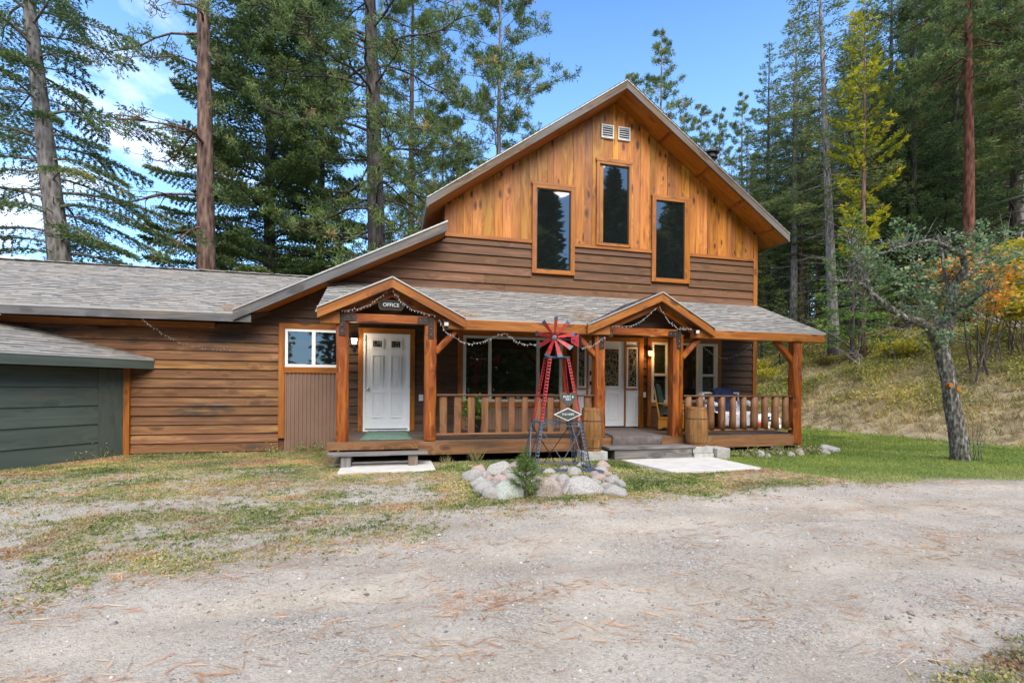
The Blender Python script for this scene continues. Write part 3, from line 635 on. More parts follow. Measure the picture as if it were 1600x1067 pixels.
mb = MB(); mb.box(.56, .65, W-.085, W-.03, 1.03, 1.16); mb.box(.57, .64, W-.10, W-.085, 1.08, 1.15); B(mb, 'outlet_box', 'vent')
# ------------------------------------------------------------------ porch
PY = 8.45
mb = MB(); y = PY+.03
while y < W-.03: mb.box(-1.0, 8.43, y, min(y+.135, W-.03), .37, .40); y += .14
B(mb, 'porch_deck', 'deck')
mb = MB(); mb.box(.45, 8.43, PY-.02, PY+.03, .155, .385); mb.box(8.38, 8.43, PY+.03, W-.04, .155, .365, 'y'); mb.box(-1.0, -.95, PY+.03, W-.05, .155, .365, 'y')
B(mb, 'deck_fascia', 'deck_face')
mb = MB(); mb.box(-1.02, -.12, PY-.05, PY+.028, .27, .40); mb.box(-.117, .447, PY-.05, PY+.028, .27, .402)
B(mb, 'deck_nosing', 'deck_face')
mb = MB()
for xx in (-.7, .9, 2.5, 4.1, 5.7, 7.3, 8.25):
    mb.box(xx-.07, xx+.07, PY+.06, PY+.2, -.1, .365, 'z'); mb.box(xx-.07, xx+.07, 9.6, 9.74, -.1, .365, 'z')
mb.box(-.9, 8.3, PY+.7, PY+.74, .02, .36)
B(mb, 'deck_support', 'dark')
# posts
posts = [(-.80, .19, 2.49), (.65, .20, 2.49), (3.82, .21, 2.34), (5.49, .22, 2.40), (8.31, .20, 2.34)]
for i, (x, w, top) in enumerate(posts):
    mb = MB(); zb = .20 if i == 4 else .40
    yy = PY+.09 if i < 4 else PY+.06
    if i == 3:
        mb.timber((x-.06, yy, .33), (x-.06, yy, top), .14, w, (0, 1, 0), wob=.006, ch=.02); mb.timber((x+.065, yy+.01, .33), (x+.065, yy+.01, top), .105, w-.02, (0, 1, 0), wob=.006, ch=.03)
    else: mb.timber((x, yy, zb), (x, yy, top), w, w, (0, 1, 0), wob=.009, ch=.028)
    B(mb, 'porch_post', 'post')
def hb(p0, p1, w, h, name='porch_beam', mat='beam', **k):
    mb = MB(); mb.timber(p0, p1, w, h, wob=.004, ch=.012, seg=.5); return B(mb, name, mat, **k)
hb((.86, PY+.0, 2.415), (3.98, PY+.0, 2.415), .15, .185)
hb((5.79, PY+.0, 2.415), (8.93, PY+.0, 2.41), .15, .175)
hb((-1.14, PY+.02, 2.455), (-.84, PY+.02, 2.455), .15, .21)
hb((-.72, PY+.06, 2.47), (.60, PY+.06, 2.47), .12, .145, 'tie_beam', 'post')
hb((3.93, PY+.06, 2.42), (5.44, PY+.06, 2.42), .12, .145, 'tie_beam', 'post')
for a in ((.74, 1.93, 1.10, 2.33), (3.74, 1.94, 3.36, 2.32), (5.60, 1.95, 5.96, 2.32), (8.24, 1.92, 7.82, 2.34)):
    mb = MB(); mb.timber((a[0], PY+.07, a[1]), (a[2], PY+.07, a[3]), .11, .12, (0, 1, 0), wob=.006, ch=.02, seg=.15); B(mb, 'knee_brace', 'post')
# shed roof of the porch
sl = .45; SP = math.hypot(1, sl); zr = lambda y: 2.53+sl*(y-PY+.05)
G1 = (-.0, 3.15, -1.17, 2.60, 1.23, 2.52); G2 = (5.03, 3.18, 3.50, 2.50, 6.20, 2.53)
def gx(G, v, side):   # where a porch roof row meets the gable slope
    xa, za, xl, zl, xr_, zr_ = G; z = 2.53+sl/SP*v; xe, ze = (xl, zl) if side < 0 else (xr_, zr_); f = (z-ze)/(za-ze); return xe+(xa-xe)*max(0, min(f, 1))
mb = MB(); shingles(mb, (0, PY-.05, 2.53), (1, 0, 0), (0, 1, sl), 2.03*SP, lambda v: -1.22, lambda v: gx(G1, v, -1)); shingles(mb, (0, PY-.05, 2.53), (1, 0, 0), (0, 1, sl), 2.03*SP, lambda v: gx(G1, v, 1), lambda v: gx(G2, v, -1)); shingles(mb, (0, PY-.05, 2.53), (1, 0, 0), (0, 1, sl), 2.03*SP, lambda v: gx(G2, v, 1), lambda v: 8.99)
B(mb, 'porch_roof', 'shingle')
B(MB().box(1.2, 3.52, PY-.058, PY-.048, 2.50, 2.532), 'drip_edge', 'drip'); B(MB().box(6.18, 8.99, PY-.058, PY-.048, 2.50, 2.532), 'drip_edge', 'drip')
mb = MB()
for (a, b, y0) in ((-1.21, 1.15, 9.75), (1.15, 3.6, PY-.04), (3.6, 6.12, 9.75), (6.12, 8.98, PY-.04)): slab(mb, [(a, y0, zr(y0)-.019), (b, y0, zr(y0)-.019), (b, W-.04, zr(W-.04)-.015), (a, W-.04, zr(W-.04)-.015)], .035)
B(mb, 'porch_ceiling', 'siding')
x = -1.14
while x < 9.0:
    mb = MB(); y0 = 9.78 if (x < 1.15 or 3.6 < x < 6.12) else PY+.09
    mb.hexa([(x-.03, y0, zr(y0)-.17), (x+.03, y0, zr(y0)-.17), (x+.03, W-.05, zr(W-.05)-.17), (x-.03, W-.05, zr(W-.05)-.17), (x-.03, y0, zr(y0)-.052), (x+.03, y0, zr(y0)-.052), (x+.03, W-.05, zr(W-.05)-.052), (x-.03, W-.05, zr(W-.05)-.052)], (0, 1, sl)); x += .61; B(mb, 'rafter', 'siding')
# two little entry gables
def entry_gable(xa, za, xl, zl, xr_, zr_, yf, lab):
    mats = []
    mb = MB()
    for (xe, ze, sg) in ((xl, zl, -1), (xr_, zr_, 1)):
        d = Vector((xa-xe, 0, za-ze)); L = d.length; d = d/L
        k = (za-ze)/sl   # how far back each point runs before it meets the porch roof
        def back(v, ze=ze, d=d): return max(0.05, (ze+d.z*v-2.53)/sl+PY-.05-yf+.02)
        shingles(mb, (xe, yf, ze), (0, 1, 0), d, L, lambda v: -.015, back)
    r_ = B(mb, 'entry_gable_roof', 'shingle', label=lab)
    mb = MB()
    for (xe, ze) in ((xl, zl), (xr_, zr_)):
        yb = lambda z: (z-2.53)/sl+PY-.05
        c = [(xe, yf+.02, ze-.014), (xa, yf+.02, za-.014), (xa, yb(za)-.02, za-.014), (xe, max(yf+.05, yb(ze)), ze-.014)]
        if xe > xa: c = [c[1], c[0], c[3], c[2]]
        slab(mb, c, .03, (0, 1, 0))
    mb.build('sheathing', M['siding'], r_)
    mb = MB()
    for (xe, ze) in ((xl, zl), (xr_, zr_)): mb.beam((xe, yf-.012, ze-.004), (xa, yf-.012, za-.004), .02, .022)
    mb.build('drip_edge', M['drip'], r_)
    for (xe, ze, sg) in ((xl, zl, 1), (xr_, zr_, -1)):
        a, b = (xe, ze), (xa, za)
        if sg < 0: a, b = b, a
        mb = MB(); rakeboard(mb, a[0], a[1]-.02, b[0], b[1]-.02, yf, yf+.055, .155); mb.build('bargeboard', M['beam'], r_)
    m2 = MB()
    for (xe, ze, sg) in ((xl, zl, 1), (xr_, zr_, -1)):
        f = .18; x0, z0 = xe+(xa-xe)*f, ze+(za-ze)*f-.17; a, b = (x0, z0), (xa, za-.17)
        if sg < 0: a, b = b, a
        rakeboard(m2, a[0], a[1], b[0], b[1], PY+.02, PY+.11, .13)
    m2.build('inner_rafter', M['post'], r_)
    mb = MB(); mb.prism([(xl+.3, PY+.35, zl-.1), (xr_-.3, PY+.35, zr_-.1), (xa, PY+.35, za-.1)], (0, .03, 0)); mb.build('infill_board', M['siding'], r_)
entry_gable(*G1, 8.28, 'small shingled gable over the office door')
entry_gable(*G2, 8.30, 'small shingled gable over the front entrance')
# steel brackets
def bracket(x, z, sx):
    mb = MB(); y = PY-.018; mb.box(x-.05, x+.05, y-.008, y+.0, z-.30, z+.02, 'z'); mb.box(min(x-.05*sx, x+.22*sx), max(x-.05*sx, x+.22*sx), y-.012, y-.0085, z-.06, z+.055)
    br = B(mb, 'bracket', 'bracket')
    for dx, dz in ((0, -.24), (0, -.14), (.09*sx, 0), (.18*sx, 0)): mb = MB(); mb.lathe((x+dx, y-.018, z+dz), [(.004, -.012), (.012, -.006), (.012, .006), (.004, .012)], 8); mb.build('bolt', M['steel'], br)
bracket(-.80, 2.47, 1); bracket(.65, 2.46, -1); bracket(5.47, 2.40, -1); bracket(3.84, 2.36, 1)
# railings
def railing(x0, x1, n, wd, rnd, lab):
    mb = MB(); mb.timber((x0, PY+.07, 1.185), (x1, PY+.07, 1.185), .11, .035, wob=.002, ch=.008, seg=.6)
    r_ = B(mb, 'railing', 'toprail', label=lab)
    mb = MB(); mb.timber((x0, PY+.07, .495), (x1, PY+.07, .495), .09, .04, wob=.002, ch=.006, seg=.6); mb.build('bottom_rail', M['rail'], r_)
    for i in range(n):
        x = x0+(x1-x0)*(i+.5)/n; mb = MB(); w = wd*R.uniform(.9, 1.08)
        if rnd: mb.tube([(x+R.uniform(-.005, .005), PY+.07, z) for z in (.515, .7, .95, 1.168)], [w*.56, w*.52, w*.5, w*.47], 14)
        else: mb.timber((x, PY+.07, .515), (x+R.uniform(-.006, .006), PY+.07, 1.168), .05, w, (0, 1, 0) if False else (1, 0, 0), wob=.003, ch=.012, seg=.2)
        mb.build('baluster', M['rail'], r_, smooth=rnd)
    return r_
railing(.76, 3.72, 12, .125, False, 'railing of flat slab balusters left of the front entrance')
railing(5.62, 8.21, 10, .135, True, 'railing of round log balusters at the right end of the porch')
# ------------------------------------------------------------------ green garage at the left edge
d = Vector((-.583, -.813, 0)); nl = Vector((-.813, .583, 0)); A = Vector((-4.79, W-.05, 0))
gar = empty('garage', tuple(A), 0, 'low dark green garage with a pale shingle roof at the left edge', 'garage')
def Gb(mb, name, mat, **k): o = mb.build(name, M[mat], gar, **k); o.location = -A; return o
a0 = A+nl*.02; a1 = A+d*4.6+nl*.02
mb = MB(); q = [a0, a1, a1+nl*3.6, a0+nl*.6]; mb.prism([tuple(v) for v in q], (0, 0, 1.62)); Gb(mb, 'wall_core', 'green')
mb = MB(); z = -.02; k = 0
n_out = -nl
while z < 1.6:
    zt = min(z+.325, 1.62); s0 = A+d*.42; s1 = A+d*4.6
    mb.hexa([tuple(s0+n_out*.028+Vector((0, 0, z))), tuple(s1+n_out*.028+Vector((0, 0, z))), tuple(s1+Vector((0, 0, z))), tuple(s0+Vector((0, 0, z))), tuple(s0+n_out*.008+Vector((0, 0, zt))), tuple(s1+n_out*.008+Vector((0, 0, zt))), tuple(s1+Vector((0, 0, zt))), tuple(s0+Vector((0, 0, zt)))], tuple(d)); z += .325
Gb(mb, 'siding', 'green')
mb = MB(); mb.beam(tuple(A+d*.21+n_out*.014+Vector((0, 0, -.05))), tuple(A+d*.21+n_out*.014+Vector((0, 0, 1.6))), .42, .03, tuple(n_out)); Gb(mb, 'corner_board', 'green')
mb = MB(); mb.box(-4.79, -4.69, W-.09, W-.03, 0, 1.62, 'z'); mbx = mb; Gb(mb, 'corner_trim', 'trim')
T = Vector((-4.33, W-.035, 1.80)); U = d; L = 4.9; Vd = (nl+Vector((0, 0, .328)))
Vl = Vd.length; Vn = Vd/Vl
mb = MB()
# rows bounded by the house wall line on the right
tanv = 1/(Vl)*(.583/.813)
shingles(mb, T, U, Vn, 3.4, lambda v: v*tanv, lambda v: L)
gr = Gb(mb, 'roof', 'shingle')
mb = MB(); e = T+U*L; top = Vn*3.4; w2 = T+top+U*3.4*tanv
slab(mb, [tuple(T-Vector((0, 0, .02))), tuple(w2-Vector((0, 0, .02))), tuple(e+top-Vector((0, 0, .02))), tuple(e-Vector((0, 0, .02)))], .03, tuple(U)); mb.build('sheathing', M['green'], gr)
mb = MB(); f0 = T+n_out*.0-Vector((0, 0, .105)); mb.beam(tuple(f0+U*0), tuple(f0+U*L), .03, .155); mb.hexa([tuple(T+v) for v in ((Vector((-.0, -.02, -.18))), Vector((0, 0, -.18)), nl*.42+Vector((.0, 0, -.18)), nl*.42+Vector((0, -.02, -.18)), Vector((0, -.02, -.03)), Vector((0, 0, -.03)), nl*.42+Vector((0, 0, -.03)), nl*.42+Vector((0, -.02, -.03)))], (1, 0, 0)); Gb(mb, 'eave_fascia', 'green')
mb = MB(); slab(mb, [tuple(T+U*.05+Vector((0, 0, -.15))), tuple(T+U*.05+nl*.42+Vector((0, 0, -.15))), tuple(T+U*L+nl*.42+Vector((0, 0, -.15))), tuple(T+U*L+Vector((0, 0, -.15)))], .02, tuple(U)); Gb(mb, 'eave_soffit', 'green')
mb = MB(); mb.beam(tuple(T+n_out*.016-Vector((0, 0, .012))), tuple(T+n_out*.016+U*L-Vector((0, 0, .012))), .012, .03); mb.build('drip_edge', M['drip'], gr)
# ================================================================== THINGS ON AND ROUND THE PORCH
def thing(name, loc, label, cat, group=None, rz=0): return empty(name, loc, rz, label, cat, group)
def L_(mb, name, mat, parent, **k): return mb.build(name, M[mat] if isinstance(mat, str) else mat, parent, **k)
# lanterns
def lantern(x, z, lampmat, label, watt, colr):
    t = thing('wall_lantern', (x, W-.04, z), label, 'wall lamp', 'lit lanterns on the porch wall')
    mb = MB(); mb.box(-.035, .035, -.012, 0, -.16, -.02); mb.tube([(0, -.01, -.1), (0, -.07, -.13), (0, -.10, -.08), (0, -.10, -.04)], .009, 8); L_(mb, 'wall_bracket', 'black', t)
    mb = MB(); c = (0, -.10, 0)
    mb.lathe(c, [(.018, -.06), (.04, -.045), (.044, -.035)], 6); mb.lathe(c, [(.074, .085), (.06, .10), (.03, .125), (.012, .14), (.01, .155)], 6)
    for k in range(6):
        a = 2*PI*k/6; mb.beam((.045*math.cos(a), -.10+.045*math.sin(a), -.04), (.068*math.cos(a), -.10+.068*math.sin(a), .088), .008, .008)
    L_(mb, 'cage', 'black', t)
    mb = MB(); mb.lathe(c, [(.038, -.036), (.062, .086)], 6); L_(mb, 'glass', lampmat, t)
    l = bpy.data.lights.new('lantern_light', 'POINT'); l.energy = watt; l.color = colr; l.shadow_soft_size = .05
    lo_ = bpy.data.objects.new('lantern_light', l); C.objects.link(lo_); lo_.parent = t; lo_.location = (0, -.2, .02)
lantern(-.745, 2.21, 'lamp_cool', 'black wall lantern glowing white beside the office door', 5, (1, .8, .55))
lantern(5.93, 2.13, 'lamp_warm', 'black wall lantern glowing amber beside the front entrance', 7, (1, .6, .28))
# floodlights
for (x, z, lab) in ((.90, 2.40, 'small black floodlight on the beam right of the office gable'), (5.80, 2.44, 'small black floodlight at the right end of the entrance gable')):
    t = thing('floodlight', (x, PY-.085, z), lab, 'floodlight')
    mb = MB(); mb.hexa([(-.045, -.06, -.035), (.045, -.06, -.035), (.04, 0, -.03), (-.04, 0, -.03), (-.045, -.075, .045), (.045, -.075, .045), (.04, 0, .04), (-.04, 0, .04)], (1, 0, 0)); L_(mb, 'housing', 'black', t)
    mb = MB(); mb.hexa([(-.036, -.066, -.028), (.036, -.066, -.028), (.036, -.062, -.028), (-.036, -.062, -.028), (-.036, -.079, .032), (.036, -.079, .032), (.036, -.074, .032), (-.036, -.074, .032)], (1, 0, 0)); L_(mb, 'lens', 'vent', t)
# lettering
def lettering(text, size, loc, parent, mat, rot=(PI/2, 0, 0), ext=.002):
    cu = bpy.data.curves.new('lettering', 'FONT'); cu.body = text; cu.size = size; cu.extrude = ext; cu.align_x = 'CENTER'; cu.align_y = 'CENTER'; cu.space_line = .85; cu.materials.append(M[mat])
    tmp = bpy.data.objects.new('lettering', cu); C.objects.link(tmp); bpy.context.view_layer.update()
    me = bpy.data.meshes.new_from_object(tmp.evaluated_get(bpy.context.evaluated_depsgraph_get())); bpy.data.objects.remove(tmp); me.name = 'lettering'
    o = bpy.data.objects.new('lettering', me); C.objects.link(o); o.parent = parent; o.location = loc; o.rotation_euler = rot; return o
t = thing('office_sign', (-.02, PY-.03, 2.70), 'small dark plaque reading OFFICE under the left entry gable', 'sign')
mb = MB(); w, h = .21, .085; mb.prism([(-w, 0, -h*.3), (-w*.82, 0, -h), (w*.82, 0, -h), (w, 0, -h*.3), (w, 0, h*.5), (w*.82, 0, h), (-w*.82, 0, h), (-w, 0, h*.5)], (0, .03, 0)); L_(mb, 'board', 'siding', t)
mb = MB(); w, h = .19, .068; mb.prism([(-w, -.004, -h*.3), (-w*.82, -.004, -h), (w*.82, -.004, -h), (w, -.004, -h*.3), (w, -.004, h*.5), (w*.82, -.004, h), (-w*.82, -.004, h), (-w, -.004, h*.5)], (0, .004, 0)); L_(mb, 'face', 'dark', t)
lettering('OFFICE', .085, (.0, -.007, .0), t, 'vent')
# string lights
def strand(pts, label, n_between=7, hang=.0, seed=0):
    rr = random.Random(seed); P = [Vector(p) for p in pts]; path = []
    for i in range(len(P)-1):
        for k in range(6):
            t_ = k/6; p = P[i].lerp(P[i+1], t_); path.append(p+Vector((rr.uniform(-.01, .01), rr.uniform(-.01, .01), -hang*4*t_*(1-t_)+rr.uniform(-.008, .008))))
    path.append(P[-1]); t = thing('string_light', tuple(path[0]), label, 'string lights', 'white string lights hung on the cabin'); o0 = path[0]
    mb = MB(); mb.tube([p-o0 for p in path], .0026, 5); L_(mb, 'wire', 'wire', t)
    s = 0; L0 = None
    for i in range(len(path)-1):
        a, b = path[i], path[i+1]; m = max(1, round((b-a).length/.13))
        for k in range(m):
            p = a.lerp(b, (k+rr.random()*.6)/m)-o0; dv = Vector((rr.uniform(-.6, .6), rr.uniform(-.5, .2), rr.choice((-1, -1, -.8, .5)))).normalized()
            mb = MB(); mb.tube([p, p+dv*.015, p+dv*.038], [.003, .0055, .002], 5)
            if s < 90: L_(mb, 'bulb', 'bulb', t)
            s += 1
y1 = PY-.10
strand([at(533, 483, y1), at(556, 481, y1), at(580, 473, y1), at(605, 452, y1)], 'string lights climbing the left half of the office gable', seed=1)
strand([at(611, 452, y1), at(624, 468, y1), at(645, 484, y1), at(680, 493, y1)], 'string lights falling down the right half of the office gable', seed=2)
strand([at(686, 498, y1), at(695, 517, y1), at(716, 531, y1), at(735, 538, y1), at(760, 531, y1), at(787, 521, y1), at(805, 533, y1), at(822, 539, y1), at(850, 538, y1)], 'string lights sagging across the picture window', seed=3)
strand([at(908, 545, y1), at(925, 541, y1), at(945, 527, y1)], 'short string lights over the left knee brace of the front entrance', seed=4)
strand([at(955, 511, y1), at(985, 511, y1), at(1006, 500, y1), at(1026, 482, y1)], 'string lights climbing the left half of the entrance gable', seed=5)
strand([at(1030, 483, y1), at(1042, 502, y1), at(1056, 515, y1), at(1068, 516, y1), at(1080, 516, y1)], 'string lights falling down the right half of the entrance gable', seed=6)
strand([at(1096, 541, PY+.3), at(1112, 556, 9.0), at(1132, 563, 9.5), at(1155, 557, 10.0), at(1175, 541, W-.06)], 'string lights sagging towards the right corner of the cabin', seed=7)
strand([at(217, 489, 9.91), at(232, 502, 10.0), at(255, 518, 10.2), at(284, 533, W-.05), at(320, 541, W-.05), at(365, 543, W-.05)], 'loose string lights hanging below the eave of the left wing', seed=8)
mb = MB()
# mats, rug
def softsheet(name, corners, mat, label, cat, z, th=.014, drape=None, nx=12, ny=14):
    a, b, c, dd = [Vector((*p, 0)) for p in corners]; mb = MB(); rr = random.Random(3); g = []
    for j in range(ny+1):
        for i in range(nx+1):
            p = a.lerp(b, i/nx).lerp(dd.lerp(c, i/nx), j/ny); zz = z+th+rr.uniform(-.002, .002)
            if drape and p.y < drape:
                e = drape-p.y; p.y = drape-min(e, .05)-.0; zz -= max(0, e-.02)
            g.append(Vector((p.x, p.y, zz)))
    mb.V = g
    for j in range(ny):
        for i in range(nx):
            q = j*(nx+1)+i; mb.F.append([q, q+1, q+nx+2, q+nx+1]); mb.UV.append([(0, 0)]*4)
    o = mb.build(name, M[mat], None, smooth=True); m = o.modifiers.new('th', 'SOLIDIFY'); m.thickness = th; m.offset = -1
    return tag(o, label, cat)
softsheet('doormat', [(-.52, 8.62), (.36, 8.62), (.30, 10.28), (-.46, 10.28)], 'mat_green', 'faded green doormat on the boards before the office door', 'doormat', .403)
softsheet('rug', [(4.02, 8.17), (5.06, 8.17), (5.42, 10.3), (4.42, 10.3)], 'rug', 'worn grey rug running from the front door over the deck edge', 'rug', .403, .016, drape=8.40, ny=26)
# steps and slabs
t = thing('wooden_step', (-.15, 8.2, 0), 'weathered grey plank step on two short blocks before the office door', 'step')
mb = MB(); mb.timber((-.83, .0, .232), (.74, .0, .232), .29, .04, wob=.003, ch=.006); L_(mb, 'tread', 'greywood', t)
for x in (-.55, .50): mb = MB(); mb.box(x-.075, x+.075, -.11, .13, .0, .211, 'z'); L_(mb, 'support_block', 'greywood', t)
t = thing('wooden_step', (4.72, 8.15, 0), 'wide box step of greyed boards below the front entrance', 'step')
mb = MB(); mb.timber((-.92, -.06, .235), (.85, -.06, .235), .20, .04, wob=.003, ch=.005); mb.timber((-.92, .145, .235), (.84, .145, .235), .19, .04, wob=.003, ch=.005); L_(mb, 'tread', 'greywood', t)
mb = MB(); mb.box(-.80, .78, -.13, -.09, .0, .213); mb.box(-.80, -.76, -.09, .2, 0, .213, 'y'); mb.box(.74, .78, -.09, .2, 0, .213, 'y'); L_(mb, 'riser', 'greywood', t)
mb = MB(); mb.box(-.78, .68, 7.66, 8.66, -.05, .035); o = L_(mb, 'concrete_slab', 'concrete', None, bevel=.008); tag(o, 'small pale concrete slab before the office step', 'slab')
mb = MB(); mb.prism([(4.27, 6.72, -.05), (5.95, 6.78, -.05), (5.92, 8.42, -.05), (4.02, 8.30, -.05)], (0, 0, .085)); o = L_(mb, 'concrete_slab', 'concrete', None, bevel=.008); tag(o, 'large pale concrete slab below the front entrance step', 'slab')
for (x0, x1, yy, z0, z1, lab) in ((3.33, 3.78, 8.2, 0, .19, 'pale concrete block under the left barrel'), (5.55, 5.98, 8.2, -.02, .105, 'lower cinder block under the right barrel'), (5.53, 5.96, 8.21, .108, .235, 'upper cinder block directly under the right barrel'), (6.0, 6.28, 8.13, -.02, .2, 'cinder block at the right end of the pair beside the right barrel')):
    mb = MB(); mb.box(x0, x1, yy-.19, yy+.19, z0, z1); o = L_(mb, 'concrete_block', 'block', None, bevel=.01); tag(o, lab, 'block')
# barrels
def barrel(x, y, z, r, h, label):
    t = thing('barrel', (x, y, z), label, 'barrel', 'oak barrels at the front entrance'); n = 18
    prof = [(r*(.84+.16*math.sin(PI*k/8)), h*k/8) for k in range(9)]
    mb = MB()
    for k in range(n):
        a0_, a1_ = 2*PI*(k+.03)/n, 2*PI*(k+.97)/n; ou, ov = R.random()*30, R.random()*30; b = len(mb.V)
        for (rr, zz) in prof:
            for a in (a0_, (a0_+a1_)/2, a1_): mb.V.append(Vector((rr*math.cos(a), rr*math.sin(a), zz)))
        for i in range(8):
            for j in range(2): mb.face([b+i*3+j, b+i*3+j+1, b+i*3+4+j, b+i*3+3+j], [(prof[i][1]+ou, j*.03+ov), (prof[i][1]+ou, j*.03+.03+ov), (prof[i+1][1]+ou, j*.03+.03+ov), (prof[i+1][1]+ou, j*.03+ov)])
    L_(mb, 'staves', 'barrel', t)
    mb = MB(); mb.lathe((0, 0, 0), [(r*.82, .01), (r*.965, h*.5), (r*.82, h-.03)], 24); L_(mb, 'head', 'barrel', t)
    for zz in (.08*h, .30*h, .70*h, .93*h)[:4]:
        rr = r*(.84+.16*math.sin(PI*zz/h))+.003; hh = .011
        mb = MB(); mb.lathe((0, 0, zz), [(rr-.004, -hh), (rr, -hh), (rr+.001, hh), (rr-.004, hh)], 32); L_(mb, 'hoop', 'rust' if zz < .2*h or zz > .6*h and zz < .8*h else 'barrel', t)
barrel(3.545, 8.2, .19, .205, .78, 'wooden barrel left of the entrance, behind the windmill')
barrel(5.735, 8.22, .235, .215, .745, 'wooden barrel standing on cinder blocks right of the entrance post')
# flower pot
t = thing('potted_plant', (1.55, 9.2, .4), 'leafy green plant in a tall black pot behind the left railing', 'potted plant')
mb = MB(); mb.lathe((0, 0, 0), [(.10, 0), (.12, .14), (.14, .28), (.15, .30), (.13, .30)], 20); L_(mb, 'pot', 'terracotta', t, smooth=False)
P = rng.normal(size=(420, 3))*np.array([.09, .09, .11])+np.array([0, 0, .48]); D = P-np.array([0, 0, .3])
leaves('plant_leaves', P, D+rng.normal(size=P.shape)*.1, .09, .05, rng.random(420)*.6, M['sapling'], t)
# rocking chair (glider) facing right
t = thing('rocking_chair', (6.12, 9.58, .4), 'honey oak glider rocking chair with dark green cushions on the porch', 'rocking chair', rz=math.radians(-38))
t.scale = (.94, .94, .94)
for yy in (-.27, .27):
    mb = MB(); pts = [(-.30, yy, .05), (-.33, yy, .25), (.30, yy, .27), (.33, yy, .05)]
    wave = [(.33-.66*k/16, yy, .045+.035*math.cos(4*PI*k/16+PI)+.015) for k in range(17)]
    top = [(-.33+.66*k/8, yy, .27+.01*math.sin(PI*k/8)) for k in range(9)]
    mb.prism(top+wave, (0, .025, 0)); L_(mb, 'base_panel', 'oak', t)
    mb = MB(); mb.beam((-.30, yy, .28), (-.44, yy, 1.05), .04, .03); L_(mb, 'back_post', 'oak', t)
    mb = MB(); mb.timber((-.34, yy, .64), (.26, yy, .60), .065, .03, wob=.001); L_(mb, 'armrest', 'oak', t)
    for xx in (-.05, .08, .21): mb = MB(); mb.tube([(xx, yy, .30), (xx+.01, yy, .40), (xx, yy, .5), (xx+.02, yy, .59)], [.012, .018, .012, .014], 8); L_(mb, 'spindle', 'oak', t, smooth=True)
    mb = MB(); mb.beam((-.30, yy, .30), (.28, yy, .32), .035, .04); L_(mb, 'seat_rail', 'oak', t)
mb = MB(); mb.beam((-.31, -.28, .06), (-.31, .28, .06), .04, .04); mb.beam((.3, -.28, .06), (.3, .28, .06), .04, .04); L_(mb, 'cross_rail', 'oak', t)
def cushion(p0, p1, wy, th, name):
    mb = MB(); p0, p1 = Vector(p0), Vector(p1); d_ = (p1-p0); n_ = Vector((-d_.z, 0, d_.x)).normalized(); g = []
    nx, ny = 10, 10
    for sgn in (1, -1):
        for i in range(nx+1):
            for j in range(ny+1):
                a, b = i/nx*2-1, j/ny*2-1; h = th*.5*max(0, (1-abs(a)**4)*(1-abs(b)**4))**.5*(1-.15*math.cos(a*9)**2); g.append(p0+d_*(i/nx)+Vector((0, wy*(j/ny-.5), 0))+n_*h*sgn)
    mb.V = g; off = (nx+1)*(ny+1)
    for i in range(nx):
        for j in range(ny):
            q = i*(ny+1)+j; mb.F.append([q, q+1, q+ny+2, q+ny+1]); mb.F.append([off+q+ny+1, off+q+ny+2, off+q+1, off+q]); mb.UV += [[(0, 0)]*4]*2
    return mb.build(name, M['cloth_green'], t, smooth=True)
cushion((-.28, 0, .38), (.27, 0, .40), .5, .13, 'seat_cushion'); cushion((-.27, 0, .42), (-.40, 0, 1.10), .5, .14, 'back_cushion')
# covered seat
t = thing('covered_bench', (7.42, 9.45, .4), 'porch bench draped in patterned white cloth behind the log railing', 'bench')
mb = MB()
for x in (-.42, .42):
    for y in (-.22, .24): mb.timber((x, y, 0), (x, y, .34), .05, .05, (0, 1, 0), wob=.001)
mb.box(-.45, .45, -.25, .26, .30, .345); mb.beam((-.40, .0, .12), (.40, .0, .12), .03, .03); mb.beam((-.40, -.1, .2), (.40, -.1, .2), .03, .03); L_(mb, 'frame', 'dark', t)
def drape(sec, x0, x1, name, mat, parent, th=.012, seed=5, wrinkle=.012, edge=.035, nx=26):
    """cloth over a seat: section in (y, z), swept along x, with folds at the hems"""
    rr = np.random.default_rng(seed); sec = [Vector((0, *p)) for p in sec]; pts = []
    for i in range(len(sec)-1):
        for k in range(5): pts.append(sec[i].lerp(sec[i+1], k/5))
    pts.append(sec[-1]); mb = MB(); n = len(pts)
    for i in range(nx+1):
        t_ = i/nx; x = x0+(x1-x0)*t_
        for k, p in enumerate(pts):
            h = min(k, n-1-k)/n; w = wrinkle*(vnoise(np.float64(x*11+seed), np.float64(k*.35))*2-1); f = edge*max(0, .3-h)*math.sin(x*22+seed)
            mb.V.append(Vector((x+.02*math.sin(k*.8+seed), p.y+w+f, p.z+w+(.03*math.sin(x*9+seed) if k in (0, n-1) else 0))))
    for i in range(nx):
        for k in range(n-1): q = i*n+k; mb.F.append([q, q+1, q+n+1, q+n]); mb.UV.append([(0, 0)]*4)
    o = mb.build(name, M[mat], parent, smooth=True); m = o.modifiers.new('th', 'SOLIDIFY'); m.thickness = th; return o
drape([(-.33, .10), (-.31, .40), (-.2, .43), (.18, .42), (.24, .60), (.28, .84), (.34, .86), (.36, .5)], -.50, .50, 'cover', 'quilt', t)
mb = MB(); mb.box(-.44, .44, .25, .31, .34, .82); L_(mb, 'backrest', 'dark', t)
for s_, in ((-1,), (1,)): mb = MB(); mb.tube([(s_*.47, -.2, .58), (s_*.49, .0, .62), (s_*.48, .22, .64)], [.05, .06, .05], 10); L_(mb, 'armrest', 'quilt', t, smooth=True)
